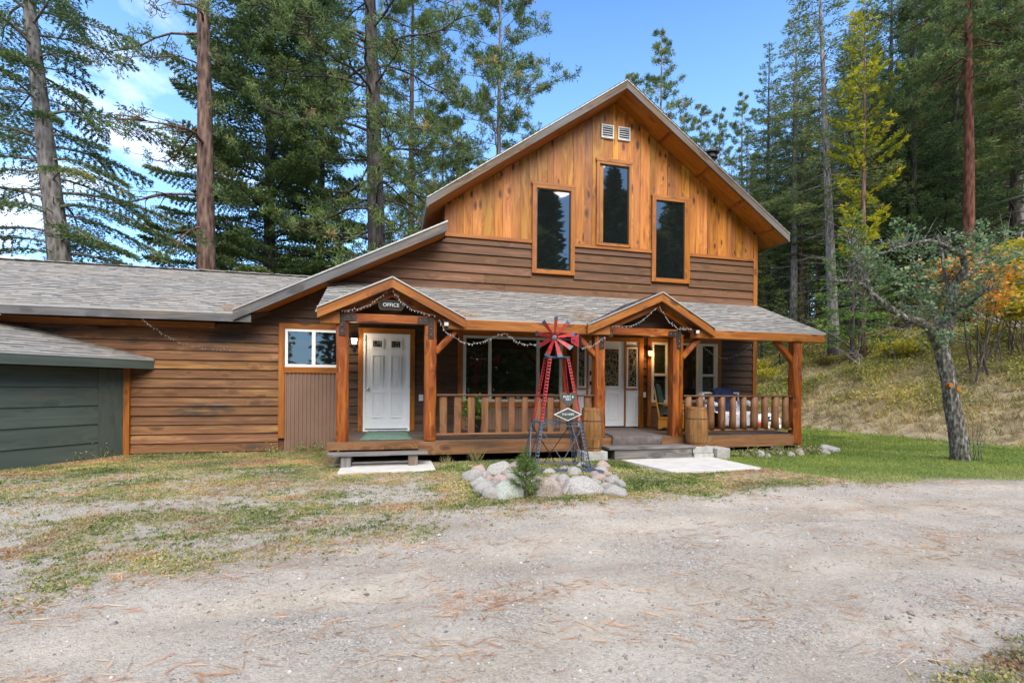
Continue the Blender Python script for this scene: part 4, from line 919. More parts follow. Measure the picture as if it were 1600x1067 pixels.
b_ = drape([(.03, .30), (.12, .47), (.185, .62), (.225, .88), (.31, .94), (.40, .88), (.41, .55)], -.24, .26, 'blanket', 'cloth_navy', None, .016, 9, .02, .06, 18); b_.location = (7.42, 9.43, .4); tag(b_, 'dark navy blanket thrown over the back of the covered bench', 'blanket')
# bundle on the lawn behind the porch
t = thing('covered_toy_car', tuple(Vector((11.9, 13.3, .0))), 'small white ride-on toy with dark windows on the far lawn behind the porch', 'toy')
mb = MB(); mb.lathe((0, 0, 0), [(.28, .12), (.40, .22), (.40, .38), (.26, .52), (.05, .56)], 12); o = L_(mb, 'body', 'white', t, smooth=True); o.scale = (1.15, .7, 1)
mb = MB(); mb.hexa([(-.24, -.285, .32), (.06, -.285, .32), (.06, -.27, .32), (-.24, -.27, .32), (-.16, -.22, .46), (.04, -.22, .46), (.04, -.20, .46), (-.16, -.20, .46)], (1, 0, 0)); L_(mb, 'window', 'cloth_navy', t)
mb = MB(); mb.box(-.50, -.36, -.2, .2, .12, .27); L_(mb, 'bumper', 'red', t, bevel=.03)
for x in (-.25, .28):
    mb = MB(); mb.tube([(x, -.30, .10), (x, -.22, .10)], .10, 16); L_(mb, 'wheel', 'vinyl', t)
    mb = MB(); mb.tube([(x, .22, .10), (x, .30, .10)], .10, 16); L_(mb, 'wheel', 'vinyl', t)
# ------------------------------------------------------------------ the ornamental windmill
MX, MY = 2.52, 7.22
t = thing('garden_windmill', (MX, MY, 0), 'red and slate-blue metal garden windmill standing in the ring of rocks', 'windmill', rz=math.radians(-4))
base = [(-.44, -.40), (.44, -.40), (.44, .40), (-.44, .40)]; topq = [(-.165, -.15), (.165, -.15), (.165, .15), (-.165, .15)]; ZB, ZT, ZM = .10, 1.80, .80
def legpt(k, z): f = (z-ZB)/(ZT-ZB); return Vector((base[k][0]*(1-f)+topq[k][0]*f, base[k][1]*(1-f)+topq[k][1]*f, z))
def latticed(mb, p0, p1, sx, sy):
    """slotted angle iron: two flanges made of edge strips and rungs"""
    p0, p1 = Vector(p0), Vector(p1); Lg = (p1-p0).length; w = .042
    for ax in ((sx, 0, 0), (0, sy, 0)):
        ax = Vector(ax); n_ = Vector((0, 1, 0)) if ax.x else Vector((1, 0, 0))
        mb.beam(p0, p1, .008, .008); mb.beam(p0+ax*w, p1+ax*w, .008, .008, tuple(n_))
        m = int(Lg/.05)
        for i in range(m+1): q = p0.lerp(p1, i/m); q2 = p0.lerp(p1, min(1, (i+.45)/m)); mb.hexa([q, q+ax*w, q2+ax*w, q2, q+n_*.003, q+ax*w+n_*.003, q2+ax*w+n_*.003, q2+n_*.003], (0, 0, 1))
for k in range(4):
    sx, sy = (1 if base[k][0] < 0 else -1), (1 if base[k][1] < 0 else -1)
    mb = MB(); latticed(mb, legpt(k, ZM+.02), legpt(k, ZT), sx, sy); leg = L_(mb, 'leg', 'red', t, label='tower leg, red above and slate blue below')
    mb = MB(); latticed(mb, legpt(k, ZB), legpt(k, ZM+.02), sx, sy); L_(mb, 'lower_leg', 'millgrey', leg)
mb = MB()
for k in range(4):
    a, b = legpt(k, ZM), legpt((k+1) % 4, ZM); mb.beam(a, b, .014, .02); a, b = legpt(k, ZM-.05), legpt((k+1) % 4, ZM-.05)
    if k == 0: mb.beam(a, b, .012, .018)
L_(mb, 'middle_ring', 'millgrey', t)
mb = MB()
for k in range(4): a, b = legpt(k, ZT), legpt((k+1) % 4, ZT); mb.beam(a, b, .02, .016)
mb.box(-.165, .165, -.15, .15, ZT+.008, ZT+.014); L_(mb, 'platform', 'millgrey', t)
for k in range(4):
    a, b = legpt(k, ZM-.06), legpt((k+1) % 4, ZM-.06); m_ = (legpt(k, ZB)+legpt((k+1) % 4, ZB))/2
    for q, f in ((a, .10), (b, -.10)):
        mb = MB(); e = m_+(legpt((k+1) % 4, ZB)-legpt(k, ZB))*f; mb.beam(q, e, .012, .012); L_(mb, 'cross_brace', 'millgrey' if k != 2 else 'black', t)
mb = MB(); mb.box(-.62, .50, -.445, -.40, .04, .12); L_(mb, 'base_timber', 'millgrey', t)
mb = MB(); mb.box(-.48, .48, .40, .445, .03, .10); L_(mb, 'base_timber', 'greywood', t, label='bare grey timber at the back of the base')
for x in (-.50, .52): mb = MB(); mb.beam((x, -.62, .08), (x, .46, .06), .10, .06); L_(mb, 'base_timber', 'millgrey' if x > 0 else 'rust', t)
HZ = 2.10
mb = MB(); mb.tube([(0, 0, ZT), (0, 0, HZ)], .022, 10); mb.tube([(-.09, -.20, HZ), (0, .05, HZ)], .02, 10); L_(mb, 'mast', 'black', t)
hubq = empty('wheel', (-.09, -.21, HZ)); hubq.parent = t; hubq.rotation_euler = (0, 0, math.radians(-30))
mb = MB(); mb.tube([(0, -.02, 0), (0, .03, 0)], .036, 18); mb.tube([(0, -.035, 0), (0, -.02, 0)], .018, 12); L_(mb, 'hub', 'steel', hubq)
nb = 9; blades = []
for k in range(nb):
    a = 2*PI*k/nb+.12; cx, cz = math.cos(a), math.sin(a); tw = .62
    tx = Vector((-cz*math.cos(tw), math.sin(tw), cx*math.cos(tw))); rad = Vector((cx, 0, cz)); nn_ = tx.cross(rad)
    def quadblade(r0, r1, w0, w1):
        m_ = MB(); A_ = [rad*r0-tx*w0, rad*r0+tx*w0, rad*r1+tx*w1, rad*r1-tx*w1]; m_.hexa([p for p in A_]+[p+nn_*.004 for p in A_], rad); return m_
    bl = quadblade(.05, .27, .020, .040).build('blade', M['red'], hubq); blades.append(bl)
    quadblade(.27, .315, .040, .045).build('blade_tip', M['millgrey'], hubq)
mb = MB(); mb.tube([(-.05, .02, HZ), (.36, .20, HZ)], .012, 8); L_(mb, 'tail_boom', 'black', t)
def tailpl(y0, y1, z0, z1, w, mat, nm):
    m_ = MB(); f = lambda y: .28+(y-.16)*2.
    m_.prism([(f(y0), y0, HZ-z0), (f(y1), y1, HZ-z1), (f(y1), y1, HZ+z1), (f(y0), y0, HZ+z0)], (.005, -.004, 0)); m_.build(nm, M[mat], t)
tailpl(.16, .235, .045, .11, 0, 'red', 'tail_vane'); tailpl(.235, .262, .11, .125, 0, 'black', 'tail_tip')
# signs on the windmill
s = thing('heart_sign', (MX+.07, MY-.345, 1.16), 'grey heart-shaped sign with white lettering hung on the windmill', 'sign')
hp = []
for k in range(40):
    a = 2*PI*k/40; x = 16*math.sin(a)**3; z = 13*math.cos(a)-5*math.cos(2*a)-2*math.cos(3*a)-math.cos(4*a); hp.append((x*.0085, 0, z*.0085))
mb = MB(); mb.prism([(x*1.0, .0, z*1.0) for x, _, z in hp], (0, .008, 0)); L_(mb, 'rim', 'rail', s)
mb = MB(); mb.prism([(x*.9, -.004, z*.9+.001) for x, _, z in hp], (0, .004, 0)); L_(mb, 'plate', 'slate', s)
lettering('KURT &\nPAT', .048, (0, -.006, .012), s, 'vinyl')
s2 = thing('diamond_sign', (MX+.05, MY-.385, .93), 'grey diamond-shaped sign with a cream rim hung below the heart', 'sign')
mb = MB(); mb.prism([(-.225, 0, 0), (0, 0, -.10), (.225, 0, 0), (0, 0, .10)], (0, .008, 0)); L_(mb, 'rim', 'cream', s2)
mb = MB(); mb.prism([(-.19, -.004, 0), (0, -.004, -.083), (.19, -.004, 0), (0, -.004, .083)], (0, .004, 0)); L_(mb, 'plate', 'slate', s2)
lettering('THE HOPE', .042, (0, -.006, .0), s2, 'vinyl')
# ------------------------------------------------------------------ rocks
def rock(name, x, y, z, sx, sy, sz, mat, seed, label, group=None, rz=0.):
    bm = bmesh.new(); bmesh.ops.create_icosphere(bm, subdivisions=4 if sx > .15 else 3, radius=1)
    o3 = Vector((seed*3.7, seed*1.3, seed*.7)); rp = random.Random(seed); planes = [(Vector((rp.uniform(-1, 1), rp.uniform(-1, 1), rp.uniform(-.3, 1))).normalized(), rp.uniform(.78, 1.05)) for _ in range(9)]
    for v in bm.verts:
        p = v.co.copy()*1.12; n1 = noise.noise(p*.9+o3)*.34+noise.noise(p*2.1+o3)*.14+noise.noise(p*5+o3)*.045
        v.co = p*(1+n1)
        for pn, pd in planes:
            e = v.co.dot(pn)-pd
            if e > 0: v.co -= pn*e*.9
        if v.co.z < -.35: v.co.z = -.35
    me = bpy.data.meshes.new(name); bm.to_mesh(me); bm.free(); me.polygons.foreach_set('use_smooth', [True]*len(me.polygons)); me.materials.append(M[mat])
    o = bpy.data.objects.new(name, me); C.objects.link(o); o.location = (x, y, z); o.scale = (sx, sy, sz); o.rotation_euler = (0, 0, rz); return tag(o, label, 'rock', group)
rock('boulder', 1.36, 5.68, .04, .21, .17, .17, 'stone_green', 1, 'pale greenish boulder at the left front of the rock ring')
rock('boulder', 1.86, 5.60, .05, .18, .15, .19, 'stone_tan', 2, 'rounded tan and grey boulder beside the pine sapling')
rock('boulder', 2.33, 5.64, .04, .29, .18, .17, 'stone_grey', 3, 'largest wide speckled grey boulder at the right front of the rock ring', rz=.1)
ring = [(740, 748, .13, 'stone_grey'), (757, 745, .10, 'stone_grey'), (780, 739, .17, 'stone_grey'), (765, 752, .08, 'stone_pink'), (752, 757, .10, 'stone_green'), (762, 768, .13, 'stone_grey'), (784, 753, .10, 'stone_pink'), (799, 752, .12, 'stone_grey'), (807, 730, .09, 'stone_grey'), (770, 775, .10, 'stone_grey'), (868, 752, .10, 'stone_tan'), (884, 756, .12, 'stone_grey'), (880, 763, .08, 'stone_pink'), (897, 744, .14, 'stone_grey'), (884, 738, .08, 'stone_pink'), (939, 740, .12, 'stone_grey'), (942, 731, .12, 'stone_pink'), (937, 752, .10, 'stone_pink'), (958, 757, .11, 'stone_grey'), (948, 765, .09, 'stone_grey'), (962, 774, .11, 'stone_grey'), (970, 762, .08, 'stone_grey'), (951, 746, .07, 'stone_pink'), (950, 756, .09, 'stone_tan'), (860, 742, .10, 'stone_grey'), (745, 760, .08, 'stone_grey'), (827, 757, .09, 'stone_grey'), (910, 730, .08, 'stone_grey'), (748, 737, .10, 'stone_pink'), (792, 744, .09, 'stone_tan'), (812, 745, .09, 'stone_grey'), (775, 762, .09, 'stone_tan'), (831, 748, .10, 'stone_grey'), (893, 758, .09, 'stone_tan'), (928, 760, .10, 'stone_grey'), (930, 748, .08, 'stone_tan'), (955, 770, .08, 'stone_pink'), (790, 730, .10, 'stone_pink'), (845, 756, .08, 'stone_pink')]
rn = random.Random(5)
for i, (u, v, s_, m_) in enumerate(ring):
    d_ = ray(u, v+4); k = -EYE/d_[2]; cn = {'stone_grey': 'pale grey', 'stone_pink': 'pinkish', 'stone_green': 'pale green-grey', 'stone_tan': 'tan'}[m_]
    rock('rock', d_[0]*k, d_[1]*k, .055, s_*rn.uniform(.95, 1.2), s_*rn.uniform(.75, 1.05), s_*rn.uniform(.75, 1.0), m_, 10+i, 'small '+cn+' rock in the ring round the windmill', 'rocks ringed round the windmill', rn.uniform(0, 3))
brd = [(1145, 712, .09, 'stone_grey'), (1165, 714, .10, 'stone_tan'), (1188, 714, .12, 'stone_grey'), (1201, 716, .07, 'stone_tan'), (1219, 713, .10, 'stone_tan'), (1236, 714, .10, 'stone_grey'), (1250, 713, .12, 'stone_tan'), (1280, 711, .10, 'stone_pink'), (1290, 712, .12, 'stone_grey'), (1133, 710, .07, 'stone_grey')]
for i, (u, v, s_, m_) in enumerate(brd):
    d_ = ray(u, v+1); k = -EYE/d_[2]; cn = {'stone_grey': 'grey', 'stone_pink': 'pinkish', 'stone_tan': 'tan'}[m_]
    rock('rock', d_[0]*k, d_[1]*k, .01, s_*.8, s_*.7, s_*.75, m_, 50+i, 'half-buried '+cn+' rock in the row before the right end of the porch', 'rocks edging the lawn before the porch', rn.uniform(0, 3))
rock('rock', 9.15, 8.5, .0, .30, .16, .12, 'stone_grey', 77, 'flat dark grey stone leaning at the porch corner')
# ================================================================== TERRAIN
def toe(y):
    return np.interp(y, [0, 5, 8.7, 12, 15.8, 22, 80], [20, 16.8, 15.3, 14.5, 14.3, 14.2, 14.0])
def hgt(x, y):
    x = np.asarray(x, float); y = np.asarray(y, float)
    s = np.maximum(0, x-toe(y)); h = .62*(1-np.exp(-s/1.1))+.31*s
    h = np.where(s > 26, .62+.31*26+(s-26)*.12, h)
    h = h+sstep(.2, 3, s)*(fbm(x*.45, y*.45, 3)-.5)*.9
    h = h+.035*drive(x, y)*(fbm(x*.5, y*1.6, 22, 3)-.5)
    near = sstep(60, 15, np.hypot(x, y))
    h = h+(fbm(x*.8, y*.8, 9)-.5)*.05*near*(y < 8.2)*sstep(8.4, 6.5, y)
    e = drive(x, y); h = h-.035*e*(fbm(x*.35+5, y*1.1, 21, 2) > .55)*sstep(.55, .6, fbm(x*.35+5, y*1.1, 21, 2))
    h = h+.05*np.exp(-((x-2.4)**2+(y-6.7)**2)/1.6)
    return h
EX = [-30, -6.5, -2.15, -1.64, -1.01, .48, 1.58, 2.75, 5.15, 8.37, 12, 20, 60]; EY = [.5, 2.6, 3.25, 3.6, 3.95, 4.30, 4.86, 5.03, 5.22, 4.95, 4.4, 3.2, 2.5]
def edge_y(x): return np.interp(x, EX, EY)
def drive(x, y):
    wob_ = (fbm(np.asarray(x)*1.3, np.asarray(y)*1.3, 4)-.5)*.9; low = np.interp(x, [-30, 1.9, 2.4, 3.9, 6, 30], [-40, -40, 1.62, 2.02, 2.3, 2.6])
    return sstep(-.15, .15, edge_y(x)+wob_*.6-y)*sstep(-.1, .15, y-low-wob_*.3)
def lawnf(x, y):
    n = (fbm(np.asarray(x)*1.1, np.asarray(y)*1.1, 14)-.5)*1.3; west = np.interp(y, [4, 5.6, 6.7, 8.3, 9, 30], [7.2, 6.4, 5.98, 5.95, 8.6, 8.9])
    fx = sstep(-.12, .25, x-west+n*.25); return fx*sstep(-.1, .3, y-(edge_y(x)+.28)+n*.35)*sstep(1.2, -.2, x-toe(y)+1.2+n*.5)*sstep(26, 20, y)
def hillf(x, y): return sstep(-1.6, .2, x-toe(y)+(fbm(x*.7, y*.7, 8)-.5)*1.5)
def strips(a): return np.array(a)
def axis(a, b, st, lo, hi):
    c = list(np.arange(a, b, st)); s = st; v = a
    left = []; 
    while v > lo: s *= 1.22; v -= s; left.append(v)
    s = st; v = c[-1]; right = []
    while v < hi: s = min(s*1.12, 6); v += s; right.append(v)
    return np.array(left[::-1]+c+right)
xs_ = axis(-6.5, 11, .075, -160, 260); ys_ = axis(.8, 10.6, .075, -70, 320)
X, Y = np.meshgrid(xs_, ys_); Z = hgt(X, Y); nx_, ny_ = len(xs_), len(ys_)
xc, yc = (X[:-1, :-1]+X[1:, 1:])/2, (Y[:-1, :-1]+Y[1:, 1:])/2
veg_pts = lambda x, y: np.clip(sstep(.44, .70, fbm(x*1.5+3, y*2.2, 31))*.7+sstep(9.3, 9.9, y)*.8*(x < -1)+sstep(1.5, .55, np.hypot((x-2.3)*.8, y-6.6))*.7+sstep(6.6, 7.5, y)*.45*(x > -1.5)+sstep(.42, .62, fbm(x*.6+9, y*1.0, 33))*.34+.14, 0, 1)*(1-drive(x, y))*(1-lawnf(x, y))*sstep(-.2, 1.3, y-edge_y(x)+.25+1.1*(fbm(x*2, y*2, 40)-.5))*(1-hillf(x, y))
def vegd(x, y):
    v = veg_pts(x, y); n_ = fbm(x*2.1, y*2.1, 47); yard = sstep(.5, 1.1, x)*sstep(4.6, 4.1, x)*sstep(5.1, 5.75, y+.5*(n_-.5)); front = sstep(3.6, 4.4, x)*sstep(8.6, 7.4, x)*sstep(5.25, 5.7, y+.5*(n_-.5))*sstep(6.95, 6.6, y)*.8; strip = sstep(8.3, 9.5, y+(n_-.5)*1.6)*(x < -.9)+.5*sstep(6.2, 8.2, y)*(x < .6)
    v = np.maximum(v, np.maximum(np.maximum(yard, front), strip)*(.55+.45*sstep(.35, .5, n_))*(1-lawnf(x, y))*(1-drive(x, y))); cr = (1-drive(x, y))*(y < 2.6)*(x > 1.5)*sstep(.34, .5, fbm(x*3, y*3, 44)); return np.clip(np.maximum(v, cr*.9), 0, 1)
vg = vegd(X, Y); rd = drive(X, Y); lw = lawnf(X, Y); hl = hillf(X, Y)
hl = np.maximum(hl, sstep(12, 16, Y)*(1-lw)*(X < 12)*.9); hl = np.maximum(hl, sstep(0, -3, Y)*.8)
dd_ = edge_y(X)-Y; trk_ = rd*(np.exp(-((dd_-.75)/.22)**2)+np.exp(-((dd_-2.1)/.25)**2))*(.4+.6*fbm(X*.9, Y*.9, 55))
zone = np.stack([vg*.75, lw, hl, np.ones_like(vg)], -1).reshape(-1, 4)
cls = np.zeros(xc.shape, int)
cls[drive(xc, yc) > .5] = 1; cls[lawnf(xc, yc) > .5] = 2; cls[hillf(xc, yc) > .5] = 3
co = np.stack([X, Y, Z], -1).reshape(-1, 3)
ii = (np.arange(ny_-1)[:, None]*nx_+np.arange(nx_-1)[None, :])
quads = np.stack([ii, ii+1, ii+nx_+1, ii+nx_], -1)
for k, nm in enumerate(('ground', 'driveway', 'lawn', 'hill')):
    q = quads[cls == k]; used = np.unique(q); remap = np.zeros(len(co), np.int32); remap[used] = np.arange(len(used)); q = remap[q].astype(np.int32)
    me = bpy.data.meshes.new(nm); me.vertices.add(len(used)); me.vertices.foreach_set('co', co[used].astype(np.float32).ravel())
    me.loops.add(q.size); me.loops.foreach_set('vertex_index', q.ravel()); me.polygons.add(len(q)); me.polygons.foreach_set('loop_start', np.arange(len(q), dtype=np.int32)*4); me.update(calc_edges=True)
    me.polygons.foreach_set('use_smooth', np.ones(len(q), bool))
    a = me.attributes.new('zone', 'FLOAT_COLOR', 'POINT'); a.data.foreach_set('color', zone[used].astype(np.float32).ravel())
    a = me.attributes.new('track', 'FLOAT', 'POINT'); a.data.foreach_set('value', trk_.reshape(-1)[used].astype(np.float32))
    a = me.attributes.new('road', 'FLOAT', 'POINT'); a.data.foreach_set('value', rd.reshape(-1)[used].astype(np.float32))
    me.materials.append(M['ground']); o = bpy.data.objects.new(nm, me); C.objects.link(o); o['kind'] = 'structure'
# ------------------------------------------------------------------ ground cover
def scatter(x0, x1, y0, y1, n, dens):
    """random points on the ground; denser near the camera"""
    x = rng.uniform(x0, x1, n); y = rng.uniform(y0, y1, n); keep = rng.random(n) < dens(x, y)
    for (a, b, c, d) in ((-.8, .7, 7.64, 8.68), (4.02, 5.97, 6.72, 8.43), (-1.02, 8.45, 8.4, 10.5), (-20, 9, 10.38, 19), (3.9, 6.3, 7.95, 8.45)): keep &= ~((x > a) & (x < b) & (y > c) & (y < d))
    x, y = x[keep], y[keep]
    gx = x+4.75-.717*(y-10.4); keep = ~((gx < .0) & (y > 4) & (x < -4.6)); x, y = x[keep], y[keep]
    r = (x*CA-y*SA); f = x*SA+y*CA; keep = (f > 1.5) & (np.abs(r) < f*1.25+.5); x, y = x[keep], y[keep]
    return np.stack([x, y, hgt(x, y)], -1)
def rad_dirs(n, zlo, zhi):
    a = rng.uniform(0, 2*PI, n); z = rng.uniform(zlo, zhi, n); return np.stack([np.cos(a), np.sin(a), z], -1)
def stuff(o, label, cat): return tag(o, label, cat, kind='stuff')
# weeds: small rosettes
P0 = np.concatenate([scatter(-7, 7, 2, 10.4, 90000, lambda x, y: vegd(x, y)**1.15), scatter(.5, 4.6, 5.2, 8.6, 14000, lambda x, y: vegd(x, y)), scatter(-6.5, -.9, 8.4, 10.4, 12000, lambda x, y: vegd(x, y)), scatter(1.6, 4.2, 1.3, 2.6, 5000, lambda x, y: vegd(x, y)*.8)])
tn = np.clip(fbm(P0[:, 0]*2.4, P0[:, 1]*3.2, 51)*2.0-.42+rng.normal(size=len(P0))*.2, 0, 1)
k = 7; P = np.repeat(P0, k, 0)+rng.normal(size=(len(P0)*k, 3))*np.array([.018, .018, 0]); T_ = np.clip(np.repeat(tn, k)+rng.normal(size=len(P))*.08, 0, 1)
matt = sstep(.5, 1.1, P0[:, 0])*sstep(4.7, 4.1, P0[:, 0])*sstep(5.2, 5.8, P0[:, 1]); hgtb = np.repeat(.5+.9*sstep(9.4, 10.2, P0[:, 1])+.9*matt+.8*rng.random(len(P0)), k); matt = np.repeat(matt, k)
stuff(leaves('weeds', P+np.array([0, 0, .004]), rad_dirs(len(P), .15, 1.3), rng.uniform(.012, .030, len(P))*hgtb, rng.uniform(.008, .018, len(P))*(1+.8*matt), np.clip(T_*(1-.35*matt), 0, 1), M['weed']), 'patchy low weeds greening the gravel yard before the cabin', 'weeds')
# grass tufts in the yard
P0 = scatter(-7, 7, 1.3, 10.4, 32000, lambda x, y: np.clip(vegd(x, y)*(.25+.9*(fbm(x*2.3, y*2.3, 61) > .52)), 0, 1))
k = 9; P = np.repeat(P0, k, 0)+rng.normal(size=(len(P0)*k, 3))*np.array([.02, .02, 0]); D = rad_dirs(len(P), .3, 2.2)
T_ = np.clip(np.repeat(fbm(P0[:, 0]*1.1, P0[:, 1]*1.1, 71)*1.5-.25, k)+rng.normal(size=len(P))*.12, 0, 1)
tall = np.repeat(.8+1.4*(P0[:, 1] > 9.9)*rng.random(len(P0)), k)
stuff(leaves('yard_grass', P, D, rng.uniform(.03, .07, len(P))*tall, .005, T_, M['drygrass'] if False else M['weed']), 'thin grass tufts scattered through the gravel yard', 'grass')
# lawn
P0 = scatter(5.6, 20, 4.6, 20, 230000, lambda x, y: lawnf(x, y)*np.clip(1.35-y/22, .25, 1))
P = P0; T_ = np.clip(.25+.9*(fbm(P[:, 0]*.7, P[:, 1]*1.2, 81)-.35)+rng.normal(size=len(P))*.16+.5*sstep(1.2, 0, P[:, 1]-edge_y(P[:, 0])-.4), 0, 1)
far_ = np.clip(P[:, 1]/8, .8, 2.2)
stuff(leaves('lawn_grass', P, rad_dirs(len(P), .6, 2.2), rng.uniform(.025, .055, len(P))*(.6+.4*far_), .012*far_, T_, M['lawn'], tri=True), 'short mown green grass of the lawn right of the porch', 'grass')
# dry grass on the bank and slope
P0 = scatter(12.5, 36, 4, 34, 150000, lambda x, y: np.clip(sstep(-1.2, .6, x-toe(y)), 0, 1)*(.35+.9*fbm(x*.8, y*.8, 91)))
sc_ = np.clip(P0[:, 0]/15, .9, 2.)
nT = int(len(P0)*.12); tuf = np.repeat(P0[:nT], 9, 0)+rng.normal(size=(nT*9, 3))*np.array([.05, .05, 0]); stuff(leaves('grass_clumps', tuf, rad_dirs(len(tuf), .9, 3.), rng.uniform(.14, .34, len(tuf)), .022, np.clip(np.repeat(fbm(P0[:nT, 0]*.9, P0[:nT, 1]*.9, 96)*1.6-.3, 9)+rng.normal(size=len(tuf))*.1, 0, 1), M['drygrass'], tri=True), 'taller clumps of straw and olive grass standing on the bank', 'grass')
stuff(leaves('dry_grass', P0, rad_dirs(len(P0), .4, 2.0), rng.uniform(.06, .17, len(P0))*sc_, .026*sc_, np.clip(fbm(P0[:, 0]*.5, P0[:, 1]*.5, 95)*1.5-.3+rng.normal(size=len(P0))*.15, 0, 1), M['drygrass'], tri=True), 'dry straw-coloured grass covering the bank below the forest', 'grass')
# green strip of foliage under the porch end
P0 = scatter(6.2, 9.3, 7.9, 8.7, 5200, lambda x, y: sstep(8.05, 8.25, y)*(x < 8.9)*.8)
k = 5; P = np.repeat(P0, k, 0)+rng.normal(size=(len(P0)*k, 3))*.03
stuff(leaves('ground_cover', P+np.array([0, 0, .03]), rad_dirs(len(P), .0, 1.5), rng.uniform(.025, .06, len(P)), .022, rng.random(len(P))*.75, M['weed']), 'leafy green ground cover along the right end of the porch', 'ground cover')
# gravel stones
def pebbles(name, P0, s, mats, label):
    n = len(P0); octv = np.array([[1, 0, 0], [0, 1, 0], [-1, 0, 0], [0, -1, 0], [0, 0, 1], [0, 0, -1]], float)
    tri = np.array([[0, 1, 4], [1, 2, 4], [2, 3, 4], [3, 0, 4], [1, 0, 5], [2, 1, 5], [3, 2, 5], [0, 3, 5]])
    V = octv[None]*(1+rng.uniform(-.4, .4, (n, 6, 3)))+rng.uniform(-.25, .25, (n, 6, 3)); V[..., 2] *= .6; V = V*s[:, None, None]+P0[:, None, :]
    F = (tri[None]+np.arange(n)[:, None, None]*6).reshape(-1, 3).astype(np.int32)
    me = bpy.data.meshes.new(name); me.vertices.add(n*6); me.vertices.foreach_set('co', V.astype(np.float32).ravel()); me.loops.add(F.size); me.loops.foreach_set('vertex_index', F.ravel())
    me.polygons.add(len(F)); me.polygons.foreach_set('loop_start', np.arange(len(F), dtype=np.int32)*3); me.update(calc_edges=True)
    a = me.attributes.new('tint', 'FLOAT', 'FACE'); a.data.foreach_set('value', np.repeat(rng.random(n), 8).astype(np.float32)); me.materials.append(mats)
    o = bpy.data.objects.new(name, me); C.objects.link(o); return stuff(o, label, 'gravel')
m_, nt_, out_ = newmat('loose_gravel'); tt_ = N(nt_, 'Attribute', attribute_name='tint').outputs['Fac']
bsdf(nt_, out_, {'Base Color': ramp(nt_, tt_, [(0, (.16, .135, .115)), (.4, (.34, .30, .265)), (.8, (.46, .41, .36)), (1, (.62, .58, .54))]), 'Roughness': .9}); M['pebble'] = m_
P0 = scatter(-5, 8, 1.3, 7.6, 46000, lambda x, y: (1-lawnf(x, y))*np.clip(1.25-y/8, .2, 1)*(.35+.65*(fbm(x*2.2, y*2.2, 7) > .5)))
pebbles('gravel', P0, rng.gamma(2., .0022, len(P0))+.003, m_, 'small loose grey and white gravel stones on the drive')
# fallen needles: fascicles lying in drifts
def litter(name, cx, cy, n, z, label, L=(.10, .19), par=None):
    d = rng.normal(size=(n, 3)); d[:, 2] = rng.uniform(-.01, .05, n); P = np.stack([cx, cy, z+.006+rng.random(n)*.006], -1)
    D = np.repeat(unit(d*np.array([1.5, 1, 1])), 3, 0); P = np.repeat(P, 3, 0); D = unit(D)+rng.normal(size=D.shape)*np.array([.06, .06, .01])
    return stuff(leaves(name, P, D, rng.uniform(*L, len(P)), .0026, np.repeat(rng.random(n), 3), M['needle_litter'], tri=False), label, 'pine needles')
nl_ = 1500; x = rng.uniform(-3, 9, nl_*6); y = rng.uniform(1.2, 6.8, nl_*6); keep = (rng.random(nl_*6) < .04+1.*sstep(.56, .72, fbm(x*1.1+2, y*2.4, 101)))&(lawnf(x, y) < .3); x, y = x[keep], y[keep]
cl = [(.95, 3.0, .33, .06, 75), (.55, 2.85, .18, .05, 45), (.28, 2.45, .2, .08, 45), (2.1, 5.0, .9, .15, 80), (.4, 4.1, .5, .08, 60), (2.2, 3.0, .25, .15, 34), (1.2, 2.4, .3, .1, 30), (3.4, 3.6, .6, .2, 40), (4.7, 4.4, .5, .2, 50), (-3.8, 8.6, 1.2, .35, 160), (3.6, 2.2, .4, .12, 50), (4.6, 6.2, .3, .25, 110), (1.6, 7.1, .4, .3, 60), (2.9, 1.95, .3, .1, 40)]
xx = np.concatenate([x]+[rng.normal(a, c, n) for a, b, c, d_, n in cl]); yy = np.concatenate([y]+[rng.normal(b, d_, n)+.22*0 for a, b, c, d_, n in cl])
litter('fallen_needles', xx, yy, len(xx), hgt(xx, yy), 'orange-brown pine needles strewn in drifts over the drive and yard')
# drifts on roofs
def roofdrift(cx, cy, zf, n, sx, sy, label):
    x = rng.normal(cx, sx, n); y = rng.normal(cy, sy, n); litter('roof_needles', x, y, n, zf(x, y)+.012, label, (.07, .13))
roofdrift(3.62, 8.72, lambda x, y: 2.53+.45*(y-8.4), 420, .17, .22, 'orange pine needles caught left of the entrance gable'); roofdrift(1.25, 8.62, lambda x, y: 2.53+.45*(y-8.4), 170, .12, .1, 'orange pine needles caught right of the office gable')
roofdrift(-2.95, 10.15, lambda x, y: 2.66+.4*(y-9.89)+.01, 170, .10, .16, 'orange pine needles in the valley of the left wing roof')
